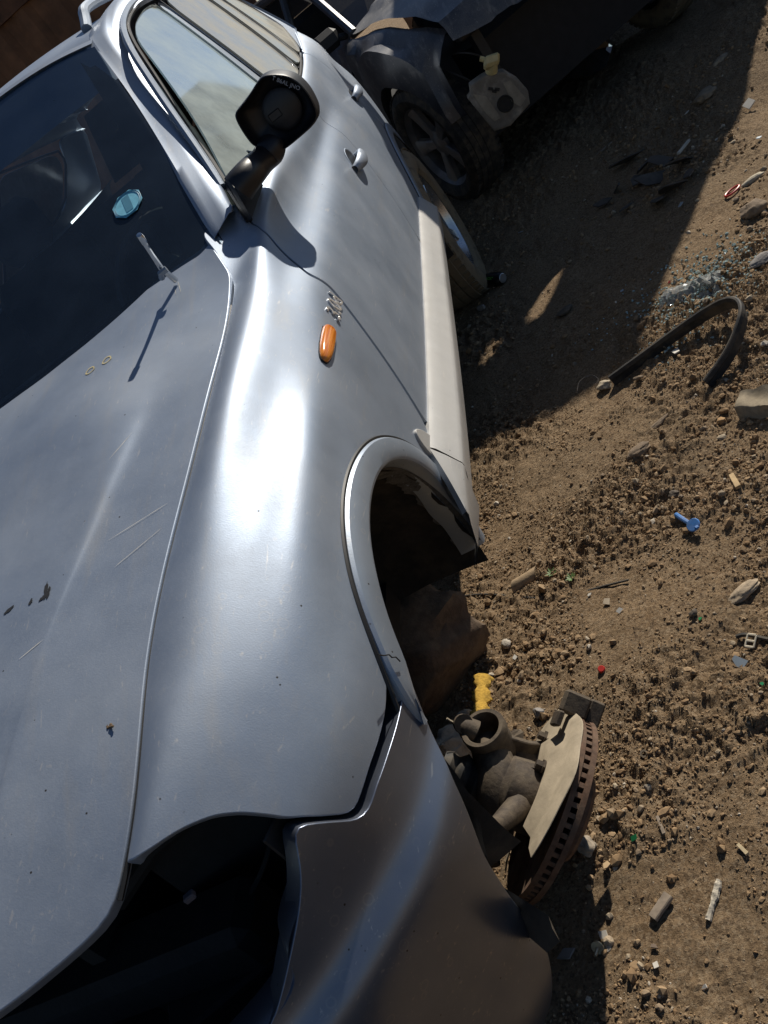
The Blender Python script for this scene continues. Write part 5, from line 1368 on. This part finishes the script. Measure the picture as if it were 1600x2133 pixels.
# strap with a bright buckle
a, b_ = gpt(1537, 1330), gpt(1605, 1337); pl = a; ST = empty('strap', 'dark strap with a pale metal buckle at the right edge', 'strap', tuple(pl))
mb = MB(); mb.tube(ncs(range(4), np.array([a + [0, 0, .006], a * .66 + b_ * .34 + [0, .006, .010], a * .3 + b_ * .7 + [0, .004, .008], b_ + [0, 0, .008]]), np.linspace(0, 3, 20)), .005, 6); mb.obj('webbing', RUBBER, ST, pl)
mb = MB(); bc_ = gpt(1570, 1340) + [0, 0, .014]; fr = frame((-.1, -.3, .95), b_ - a)
for x_ in (-.009, .009): mb.box(bc_ + fr @ [x_, -.004, 0], (.004, .028, .003), fr, bevel=.001)
for y_ in (-.017, -.004, .010): mb.box(bc_ + fr @ [0, y_, 0.0004], (.018, .005, .003), fr, bevel=.001)
mb.obj('buckle', simple('buckle_metal', (.55, .48, .36), .5, .3), ST, pl)
# hexagon nut, bent screw
c = gpt(1344, 1573) + [0, 0, .006]; mb = MB(); fr = frame((.1, -.4, .9)); ro = [c + fr @ [.009 * cos(a), .009 * sin(a), 0] for a in np.linspace(0, 2*pi, 7)[:-1]]; ri = [c + fr @ [.0048 * cos(a), .0048 * sin(a), 0] for a in np.linspace(0, 2*pi, 7)[:-1]]
n_ = fr[:, 2] * .007; V = ro + ri + [p - n_ for p in ro] + [p - n_ for p in ri]; F = []
for i in range(6):
    j = (i+1) % 6; F += [[i, j, 6+j, 6+i], [12+i, 12+j, j, i], [6+i, 6+j, 18+j, 18+i]]
mb.add(V, F); tag(mb.obj('hex_nut', simple('nut_steel', (.30, .24, .17), .5, .5), smooth=False), 'small hexagonal steel nut on bare dirt right of the brake disc', 'nut')
c = gpt(1252, 1980); mb = MB(); mb.lathe([(0, .002), (.012, .002), (.0125, 0), (.012, -.002), (0, -.002)], c + [0, 0, .012], unit((-.2, -.7, .5)), 16); mb.tube([c + [0, 0, .012], c + [-.006, -.016, .016]], .0032, 7); tag(mb.obj('screw', simple('screw_steel', (.38, .32, .22), .45, .6)), 'washer-headed screw in the gravel at the bottom', 'screw')
# plastic and glass shards one can pick out
WH = simple('white_shard', (.62, .58, .50), .5, var=.1); TEAL = simple('blue_grey_shard', (.36, .42, .46), .3, var=.1); GRN = simple('green_glass', (.02, .16, .06), .15, var=.1); REDS = simple('red_shard', (.38, .04, .03), .35)
def shard(px, size, label, m, seed, cat='shard', n=5, tilt=.25):
    r = np.random.default_rng(seed); p = gpt(*px); fr = frame(unit((r.normal() * tilt, r.normal() * tilt - .1, 1)), (cos(seed), sin(seed), 0))
    A = np.sort(r.uniform(0, 2*pi, n)) if n > 3 else np.array([.2, 2.0, 4.2]); A = np.linspace(0, 2*pi, n + 1)[:-1] + r.uniform(-.35, .35, n)
    P = [np.array(p) + [0, 0, size * .25] + fr @ [size * r.uniform(.6, 1.1) * cos(a) * .5, size * r.uniform(.4, .9) * sin(a) * .5, 0] for a in A]
    mb = MB(); mb.prism(P, tuple(fr[:, 2] * max(.002, size * .08))); return tag(mb.obj('shard', m, smooth=False), label, cat)


shard((1413, 738), .045, 'cream triangular plastic shard inside the rubber hoop', WH, 1, n=4)
shard((1268, 1258), .030, 'flat tan chip right of the black cable, larger of a close pair', simple('tan_chip', (.38, .31, .22), .8), 2, n=4)
shard((1292, 1275), .022, 'square cream chip right of the black cable, smaller of a close pair', WH, 3, n=4)
shard((1230, 1241), .014, 'bright white scrap beside the free end of the black cable', WH, 4)
shard((1545, 1385), .042, 'clear grey plastic shard below the strap with the buckle', TEAL, 5, n=5)
shard((1087, 283 + 203), .030, 'narrow blue-grey sliver lying in the deep shade near the wheel', TEAL, 6, n=4)
shard((1297, 608), .022, 'small blue-white shard in the shade left of the plastic bottle', TEAL, 7, n=4)
shard((1284, 631), .014, 'tiny square white shard in the shade left of the plastic bottle', WH, 8, n=4)
shard((1420, 430), .036, 'upright blue-grey chip at the edge of the big shadow', TEAL, 9, n=4, tilt=.7)
shard((1323, 1748), .018, 'green glass splinter beside the thin dry twig', GRN, 10, n=4)
shard((1460, 1292), .014, 'green glass chip low in front of the blue peg', GRN, 11, n=5)
shard((1590, 1427), .014, 'light green glass chip at the right edge', GRN, 12, n=5)
shard((1395, 590), .018, 'red plastic splinter left of the plastic bottle', REDS, 13, n=4)
shard((1075, 1372), .018, 'small white flake in the gravel under the arch', WH, 14, n=4)
shard((1565, 225), .075, 'long white plastic sliver at the top right edge', WH, 15, n=4)
shard((1432, 238), .030, 'pale oval chip just inside the notch of the big shadow', WH, 16, n=6)
shard((1583, 292), .040, 'bright glassy shard at the right edge above the red ring', TEAL, 17, n=5)
shard((1262, 1952), .024, 'folded cream paper scrap beside the screw', WH, 18, n=4)
shard((1185, 1995), .040, 'grey square chip in the bumper\'s shadow', simple('grey_chip', (.20, .19, .18), .7), 19, n=4)
shard((1268, 1805), .024, 'torn orange-tan flake below the brake disc', simple('tan_flake', (.42, .30, .17), .8), 20, n=5)
shard((1365, 1975), .020, 'dark brown square chip below the wood slat', simple('brown_chip', (.14, .10, .07), .8), 21, n=4)
shard((1470, 2058), .014, 'bright white crumb at the very bottom right', WH, 22, n=5)
shard((1370, 2013), .018, 'cream cube-like chip below the dark brown chip', WH, 23, n=4)
# rubble of dark plates in the shade
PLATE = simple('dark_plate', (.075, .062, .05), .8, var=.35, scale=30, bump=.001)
rp = np.random.default_rng(21)
places = [(1310, 340), (1345, 355), (1380, 345), (1365, 380), (1330, 385), (1290, 400), (1400, 400), (1420, 345), (1375, 425), (1260, 430), (1310, 440), (1440, 370)]
hues = ['wide', 'narrow', 'bent', 'pointed', 'square', 'chipped', 'long', 'tilted', 'half-buried', 'thin', 'broken', 'curled']
spots = ['leftmost at the top', 'below the two top plates', 'top middle beside the pale stick', 'under the pale stick', 'in the middle of its left half', 'left of the middle', 'right of the middle', 'topmost on the right', 'lowest on the right', 'far left low down', 'lowest of all', 'farthest right']
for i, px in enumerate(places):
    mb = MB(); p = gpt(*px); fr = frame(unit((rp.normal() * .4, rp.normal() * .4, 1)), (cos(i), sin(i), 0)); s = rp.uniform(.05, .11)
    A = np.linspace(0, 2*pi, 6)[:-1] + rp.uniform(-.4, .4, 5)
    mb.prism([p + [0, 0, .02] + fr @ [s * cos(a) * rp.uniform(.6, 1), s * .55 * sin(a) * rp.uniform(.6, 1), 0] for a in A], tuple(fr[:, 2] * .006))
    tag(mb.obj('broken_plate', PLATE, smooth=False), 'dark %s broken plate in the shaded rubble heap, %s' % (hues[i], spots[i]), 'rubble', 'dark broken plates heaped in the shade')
# rubber mat by the rear wheel and a cracked lamp lens further back
c = [gp(940, 470, .02), gp(985, 425, .02), gp(1040, 440, .02), gp(1020, 470, .02), gp(965, 505, .02)]
mb = MB(); mb.prism(c, (0, 0, .008)); tag(mb.obj('rubber_mat', simple('mat_rubber', (.03, .027, .024), .85, var=.3, dust=.4, dustcol=(.12, .095, .065)), smooth=False), 'dark curved rubber mat lying beside the rear wheel', 'mat')
LENS = glass('lamp_lens', (.35, .38, .42), .25, 1.2, (.30, .32, .36), 20)
o3 = [gpt(*p) + [0, 0, h] for p, h in (((1175, 175), .02), ((1225, 140), .06), ((1262, 100), .07), ((1284, 112), .05), ((1270, 145), .03), ((1240, 163), .02))]
mb = MB(); cn = np.mean(o3, 0) + [0, 0, .06]
mb.add(o3 + [tuple(cn)], [[i, (i+1) % 6, 6] for i in range(6)]); tag(mb.obj('lamp_lens', LENS, smooth=False), 'cracked clear headlamp lens lying in the shade behind', 'lamp lens')
# weeds
LEAF = simple('weed_leaf', (.10, .17, .045), .6, var=.3)
for px, lb in (((1150, 1195), 'small green weed beside the pipe shard'), ((1190, 1205), 'tiny green seedling between pipe shard and cable end')):
    mb = MB(); p = gpt(*px)
    for k in range(9):
        a = k * 2.4; d = np.array([cos(a), sin(a), .5]); w = np.array([-sin(a), cos(a), 0]) * .0035; l = RNG.uniform(.012, .026)
        mb.add([p, p + d * l * .5 + w, p + d * l + [0, 0, -.002], p + d * l * .5 - w], [[0, 1, 2, 3]])
    tag(mb.obj('weed', LEAF, smooth=False), lb, 'weed')

# unseen black sheet added before the car to darken the bumper's reflections
mb = MB(); G = []
for i, x in enumerate(np.linspace(.35, 2.3, 22)):
    G.append([(x, -.90 - 1.6 * t + .08 * sin(i * .5), float(hmid(x, -.90 - 1.6 * t)) + .03 + .02 * sin(i * .8) + .05 * (t < .04 or t > .97) + .012 * sin(t * 25)) for t in np.linspace(0, 1, 18)])
mb.grid(np.array(G)); tag(mb.obj('dimming_sheet', BLACKP), 'large black sheet added out of view to darken the reflections in the silver bumper', 'dimming_sheet')

# ------------------------------------------------------------ the dark car behind
Wd = np.array([.93, 3.86, 0.0]); HEAD = R(27); hv = np.array([sin(HEAD), -cos(HEAD), 0]); lv = np.array([cos(HEAD), sin(HEAD), 0])
GZ = .145
DC = empty('scrap_car', 'dark blue saloon car without front bumper, parked behind the silver car', 'car', (Wd[0], Wd[1], GZ))
def D(u, v, w): return Wd + hv * u + lv * v + np.array([0, 0, GZ + w])
DKIN = DARKIN
def dgrid(name, rows, m, deg=40, parent=None, mirror=False):
    dent = lambda u, v: float(vnoise(np.array(u), np.array(v), 3.1, 4) * .030 + vnoise(np.array(u), np.array(v), 8.0, 5) * .012) if m in (DARKPAINT, DUSTYBLUE) else 0.0
    G = np.array([[D(u + dent(u + w, v + 5) * .5, (1.66 - (v + dent(u, w))) if mirror else v + dent(u, w), w + dent(u, v + 3)) for u, v, w in r] for r in rows]); b = MB(); b.grid(G); return b.obj(name, m, parent or DC, (Wd[0], Wd[1], GZ), deg=deg)
def arc(us, ws):
    return list(zip(us, ws))
# wing: rows from the bonnet edge down to the arch
for mirr in (False, True):
    rows = []
    for u in np.linspace(-.52, .46, 50):
        top = np.interp(u, (-.52, 0, .3, .46), (.985, .93, .86, .80)); low = .70
        if abs(u) < .36: low = .335 + math.sqrt(max(0, .375 ** 2 - u * u))
        elif u < 0: low = .20
        else: low = .44
        inn = np.interp(u, (-.52, .2, .46), (.13, .14, .20))
        bulge = .035 * max(0, 1 - (abs(u) / .45) ** 2)
        rows.append([(u, inn, top), (u, inn - .04, top - .006), (u, inn - .085, top - .045), (u, .015 - bulge + (.05 if u > .38 else 0), (top + low) * .5 + .08), (u, -.005 - bulge + (.05 if u > .38 else 0), low + .05), (u, -.002 - bulge + (.05 if u > .38 else 0), low), (u, .05, low + .01)])
    dgrid('wing', rows, DARKPAINT, parent=DC, mirror=mirr)
    rows = []
    for u in np.linspace(-1.50, -.535, 30):
        rows.append([(u, .15, .995), (u, .09, .97), (u, .015, .80), (u, .0, .60), (u, .012, .42), (u, .05, .22)])
    dr = dgrid('door', rows, DARKPAINT, parent=DC, mirror=mirr)
    o = MB(); G0 = [D(-1.32 + x, (1.66 - v) if mirr else v, .83 + z) for x, v, z in ((0, .012, 0), (.05, -.022, .004), (.14, -.022, .004), (.19, .012, 0))]; o.tube(G0, .012, 8); o.obj('door_handle', DARKPAINT, dr, (0, 0, 0) if False else None)
    dr_h = bpy.data.objects[-1] if False else None
    rows = []
    for u in np.linspace(-3.3, -1.515, 40):
        low = .22 if abs(u + 2.62) > .37 else .335 + math.sqrt(max(0, .37 ** 2 - (u + 2.62) ** 2))
        rows.append([(u, .16, .99), (u, .09, .965), (u, .01, .80), (u, .0, max(.60, low + .02)), (u, .012, max(.42, low + .01)), (u, .05, low)])
    dgrid('rear_body', rows, DARKPAINT, parent=DC, mirror=mirr)
    # pillars and roof edge
    b = MB(); s_ = (lambda v: 1.66 - v) if mirr else (lambda v: v)
    b.tube([D(-.50, s_(.16), .99), D(-.85, s_(.22), 1.20), D(-1.25, s_(.30), 1.39)], .028, 8); b.tube([D(-1.5, s_(.13), .99), D(-1.55, s_(.30), 1.40)], .03, 8); b.tube([D(-1.25, s_(.30), 1.39), D(-2.2, s_(.30), 1.42), D(-2.9, s_(.24), 1.20), D(-3.25, s_(.17), 1.0)], .03, 8)
    b.obj('pillar', DARKPAINT, DC, (Wd[0], Wd[1], GZ))
rows = []
for v in np.linspace(.145, 1.515, 40):
    t = abs(v - .83) / .69; rows.append([(u, v, np.interp(u, (-.52, 0, .3, .55, .66), (1.0, .97, .925, .84, .74)) + .045 * (1 - t ** 2) + (.012 if .55 < t < .72 else 0)) for u in list(np.linspace(-.50 - .16 * (1 - t ** 2), .60 - .10 * t ** 3, 26)) + [.645 - .12 * t ** 3, .66 - .12 * t ** 3]])
rows = [[(u, v, w - (.0 if j < 26 else (.03 if j == 26 else .09))) for j, (u, v, w) in enumerate(r)] for r in rows]
dgrid('bonnet', rows, DUSTYBLUE)
rows = [[(-.60 - .12 * (1 - ((v - .83) / .67) ** 2) * 0 + s * (-.62), .83 + (v - .83) * (1 - .16 * s), 1.0 + .40 * s + .03 * (1 - ((v - .83) / .67) ** 2)) for s in np.linspace(0, 1, 8)] for v in np.linspace(.17, 1.49, 20)]
dgrid('windscreen', rows, DARKGLASS)
rows = [[(u, .83 + (v - .83) * .83, 1.405 + .03 * (1 - ((v - .83) / .67) ** 2) - .02 * ((u + 1.75) / .5) ** 2) for u in np.linspace(-1.22, -2.25, 12)] for v in np.linspace(.18, 1.48, 16)]
dgrid('roof', rows, DARKPAINT)
rows = [[(u, .83 + (v - .83) * .85, np.interp(u, (-3.25, -2.25), (1.0, 1.40))) for u in np.linspace(-2.25, -3.25, 5)] for v in np.linspace(.18, 1.48, 8)]
dgrid('rear_window', rows, DARKGLASS)
rows = [[(u, v, np.interp(u, (-3.75, -3.6, -3.25), (.75, .95, 1.0))) for u in (-3.25, -3.6, -3.72, -3.75)] for v in np.linspace(.1, 1.56, 8)]
dgrid('boot_lid', rows, DARKPAINT)
off = (Wd[0], Wd[1], GZ)
frD = np.stack([hv, lv, (0, 0, 1)], 1)
b = MB(); b.box(D(-1.6, .83, .35), (3.9, 1.5, .22), frD); b.box(D(.25, .83, .45), (.30, 1.05, .40), frD); b.obj('underbody', DKIN, DC, off)
b = MB(); b.box(D(.46, .83, .74), (.06, 1.25, .05), frD, bevel=.01); b.box(D(.44, .30, .60), (.05, .05, .25), frD); b.box(D(.44, 1.36, .60), (.05, .05, .25), frD); b.obj('front_panel', simple('bare_frame', (.012, .012, .013), .6), DC, off)
b = MB(); b.tube(ncs(range(4), np.array([D(.40, .10, .66), D(.46, .14, .58), D(.44, .18, .50), D(.40, .2, .45)]), np.linspace(0, 3, 14)), .006, 6); b.tube(ncs(range(4), np.array([D(.42, .16, .70), D(.52, .20, .66), D(.50, .26, .58), D(.42, .28, .52)]), np.linspace(0, 3, 14)), .005, 6); b.obj('hanging_cable', BLACKP, DC, off)
for sv, sg in ((.36, 1), (1.3, 1)):
    MB().box(D(-1.5, sv, .62), (.5, .48, .18), frD, bevel=.05).obj('seat', SEATM, DC, off); MB().box(D(-1.78, sv, .92), (.14, .46, .6), frD, bevel=.05).obj('seat_back', SEATM, DC, off)
# door mirror stump
b = MB(); b.box(D(-.62, .04, 1.04), (.10, .16, .11), frD, bevel=.03); b.tube([D(-.60, .16, 1.0), D(-.61, .08, 1.03)], .02, 8); b.obj('door_mirror', BLACKP, DC, off)
w1 = wheel('wheel', D(.03, .075, .335), -lv * .97 + hv * .05, .342, .242, .205, DULLRIM, 5, parent=DC, sp_w=.085, tyre_m=RUBBER)
for u, v, s in ((-2.62, .085, -1), (-2.62, 1.575, 1), (0, 1.575, 1)): wheel('wheel', D(u, v, .335), lv * s, .335, .222, .205, DULLRIM, 5, parent=DC, sp_w=.075)
# wheel() and the handle build in world space: bring those children under the moved parent
bpy.context.view_layer.update()
for o in list(DC.children):
    if o.type == 'EMPTY': o.location = (-Wd[0], -Wd[1], -GZ)
for o in list(DC.children):
    for c in o.children:
        if c.name.startswith('door_handle'): c.location = (-Wd[0], -Wd[1], -GZ)

# pale plastic tank hanging out of its nose
IV = simple('ivory_plastic', (.42, .39, .33), .6, var=.3, scale=22, bump=.003, dust=.75, dustcol=(.10, .085, .065))
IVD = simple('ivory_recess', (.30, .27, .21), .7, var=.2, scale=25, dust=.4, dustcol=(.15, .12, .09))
tc = at(1040, 195, 1, 3.36); fT = np.stack([unit(AX[0] * .80 + AX[1] * .38 + AX[2] * .25), unit(-AX[2]), unit(AX[1])], 1)
ux = unit(at(1105, 215, 1, 3.36) - at(975, 195, 1, 3.36)); 
q = [at(x, y, 1, 3.36) for x, y in ((1003, 160), (978, 178), (980, 196), (974, 205), (1030, 274), (1064, 262), (1104, 216), (1100, 190), (1078, 165), (1050, 148), (1018, 152))]
TK = empty('washer_tank', 'pale plastic washer tank hanging loose from the nose of the dark car', 'tank', tuple(tc))
nb = unit(np.cross(np.array(q[4]) - q[0], np.array(q[6]) - q[0])); nb = nb if nb @ (CAM_LOC - tc) > 0 else -nb
cen = np.mean(q, 0)
mb = MB(); rings = []
for s, d in ((.90, .012), (.97, .009), (1.0, .0), (1.0, -.08), (.95, -.09)): rings.append([cen + (p - cen) * s + nb * d for p in q])
n = len(q); V = [p for r in rings for p in r]; F = [[i*n+k, i*n+(k+1) % n, (i+1)*n+(k+1) % n, (i+1)*n+k] for i in range(4) for k in range(n)] + [list(range(n)), [4*n+k for k in range(n)][::-1]]
mb.add(V, F); mb.obj('tank_body', IV, TK, tc, deg=30)
def face(px, py, d=.014): 
    d0 = ray(px, py); t = ((cen + nb * d - CAM_LOC) @ nb) / (d0 @ nb); return CAM_LOC + d0 * t
mb = MB()
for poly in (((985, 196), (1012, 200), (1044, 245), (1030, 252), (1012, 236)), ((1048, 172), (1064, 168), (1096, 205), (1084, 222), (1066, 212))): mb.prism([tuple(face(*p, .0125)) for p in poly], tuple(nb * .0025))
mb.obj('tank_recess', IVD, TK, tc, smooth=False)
mb = MB(); mb.lathe([(.0, .001), (.030, .001), (.033, .006), (.038, .006), (.040, 0)], face(1053, 216, .013), nb, 24); mb.obj('tank_hole', simple('tank_hole_rubber', (.02, .018, .015), .8), TK, tc)
mb = MB()
for px in ((1022, 185), (1030, 190), (1036, 186)): mb.box(face(*px, .0145), (.022, .014, .003), np.stack([unit(ux), unit(np.cross(nb, ux)), nb], 1))
mb.obj('tank_print', BLACKP, TK, tc)
CAP = simple('yellow_cap', (.50, .42, .20), .5, var=.15)
mb = MB(); cpos = at(1024, 128, 1, 3.34); mb.box(cpos, (.085, .05, .055), fT, bevel=.012); mb.tube([cpos, at(1024, 150, 1, 3.36)], .028, 12); mb.tube([at(1000, 122, 1, 3.33), at(1015, 126, 1, 3.33)], .012, 8); mb.obj('filler_cap', CAP, TK, tc)

# ------------------------------------------------------------ rusty cargo container behind the silver car
CT = empty('cargo_container', 'rusty brown cargo container in the shade behind the silver car', 'container', (-3.2, 8.0, 0))
RCON = simple('rusty_paint', (.16, .075, .035), .75, .1, var=.5, scale=5, bump=.002, dust=.4, dustcol=(.09, .05, .03))
ca_, sa_ = cos(R(8)), sin(R(8))
def cw(x, y, z): return np.array([-3.2 + x * ca_ - y * sa_, 8.0 + x * sa_ + y * ca_, z])
mb = MB(); xs = np.arange(-3.4, 3.0, .07); prof_ = [((i % 4) in (1, 2)) * .036 for i in range(len(xs))]
mb.grid(np.array([[cw(x, -1.2 - p, .16), cw(x, -1.2 - p, 2.72)] for x, p in zip(xs, prof_)])); mb.obj('side_panel', RCON, CT, (-3.2, 8.0, 0), smooth=False)
mb = MB(); mb.grid(np.array([[cw(3.0, -1.2, .16), cw(3.0, -1.2, 2.72)], [cw(3.0, 1.2, .16), cw(3.0, 1.2, 2.72)]])); mb.grid(np.array([[cw(-3.4, -1.2, 2.72), cw(3.0, -1.2, 2.72)], [cw(-3.4, 1.2, 2.72), cw(3.0, 1.2, 2.72)]])); mb.grid(np.array([[cw(-3.4, 1.2, .16), cw(-3.4, 1.2, 2.72)], [cw(3.0, 1.2, .16), cw(3.0, 1.2, 2.72)]])); mb.obj('end_panel', RCON, CT, (-3.2, 8.0, 0), smooth=False)
mb = MB(); fc = np.array([[ca_, -sa_, 0], [sa_, ca_, 0], [0, 0, 1]])
for z in (.10, 2.75): mb.box(cw(-.2, -1.2, z), (6.5, .12, .13), fc)
for x in (-3.4, 3.0): mb.box(cw(x, -1.2, 1.4), (.14, .14, 2.8), fc)
mb.obj('container_frame', simple('frame_rust', (.11, .05, .025), .75, .2, var=.5, scale=8), CT, (-3.2, 8.0, 0))

# ------------------------------------------------------------ unseen tall truck added to shade the ground on the right
VN = empty('shade_truck', 'tall grey box truck added out of view beyond the dark car to cast shade', 'truck', (3.05, 6.3, 0))
VP = simple('van_paint', (.20, .21, .23), .4, .3, var=.15, scale=6, dust=.4)
vx0, vx1 = 2.45, 3.44
hp = [(5.16, .50), (5.16, 1.10), (5.16, 2.00), (5.17, 2.98), (5.22, 3.08), (9.2, 3.10), (9.3, 3.0), (9.3, .50)]
TL = 1 / math.tan(R(SUN_EL)); TX, TY = TL * sin(R(SUN_AZ)), TL * cos(R(SUN_AZ))
def holed(a0, a1, b0, b1, holes, put3):
    A_ = sorted({a0, a1} | {x for h in holes for x in h[:2]}); B_ = sorted({b0, b1} | {x for h in holes for x in h[2:]}); mb = MB()
    for i in range(len(A_) - 1):
        for j in range(len(B_) - 1):
            ca, cb = (A_[i] + A_[i+1]) / 2, (B_[j] + B_[j+1]) / 2
            if any(h[0] < ca < h[1] and h[2] < cb < h[3] for h in holes): continue
            mb.add([put3(A_[i], B_[j]), put3(A_[i+1], B_[j]), put3(A_[i+1], B_[j+1]), put3(A_[i], B_[j+1])], [[0, 1, 2, 3]])
    return mb
RH, FH = [], []          # holes cut through roof and tail to let sunlit patches reach the ground
for (px, py), w, h in (((1128, 632), .045, .10), ((1150, 592), .03, .05), ((1040, 548), .03, .05), ((1022, 745), .025, .045), ((1265, 640), .015, .02)):
    g = gp(px, py); t = (5.16 - g[1]) / TY; x = g[0] + TX * t; FH.append((x - w, x + w, t - h, t + h))
    xr, yr = g[0] + TX * 3.09, g[1] + TY * 3.09; RH.append((xr - w - .03, xr + w + .03, yr - h * TY - .05, yr + h * TY + .05))
holed(vx0, vx1, .5, 3.08, FH, lambda x, z: (x, 5.16, z)).obj('rear_wall', VP, VN, (3.05, 6.3, 0), smooth=False)
holed(vx0, vx1, 5.16, 9.3, RH, lambda x, y: (x, y, 3.08)).obj('box_roof', VP, VN, (3.05, 6.3, 0), smooth=False)
mb = MB()
for x in (vx0, vx1): mb.add([(x, 5.16, .5), (x, 9.3, .5), (x, 9.3, 3.08), (x, 5.16, 3.08)], [[0, 1, 2, 3]])
mb.add([(vx0, 9.3, .5), (vx1, 9.3, .5), (vx1, 9.3, 3.08), (vx0, 9.3, 3.08)], [[0, 1, 2, 3]]); mb.add([(vx0, 5.16, .5), (vx1, 5.16, .5), (vx1, 9.3, .5), (vx0, 9.3, .5)], [[0, 1, 2, 3]]); mb.obj('cargo_box', VP, VN, (3.05, 6.3, 0), smooth=False)
for x in (vx0 + .03, vx1 - .03): MB().box((x, 5.15, 1.8), (.07, .05, 2.6), bevel=.01).obj('door_post', VP, VN, (3.05, 6.3, 0))
mb = MB(); mb.box((2.985, 5.12, .48), (1.0, .12, .14), bevel=.03); mb.obj('rear_bumper', BLACKP, VN, (3.05, 6.3, 0))
for x in (vx0 + .06, vx1 - .06): MB().box((x, 5.14, .62), (.08, .03, .16), bevel=.01).obj('tail_lamp', RED, VN, (3.05, 6.3, 0))
for x, s in ((vx0 + .12, -1), (vx1 - .12, 1)):
    for y in (6.1, 8.4):
        w_ = wheel('wheel', (x, y, .40 + float(hmid(x, y))), (s, 0, 0), .40, .25, .22, DULLRIM, 5, parent=VN, sp_w=.07); w_.location = (-3.05, -6.3, 0)
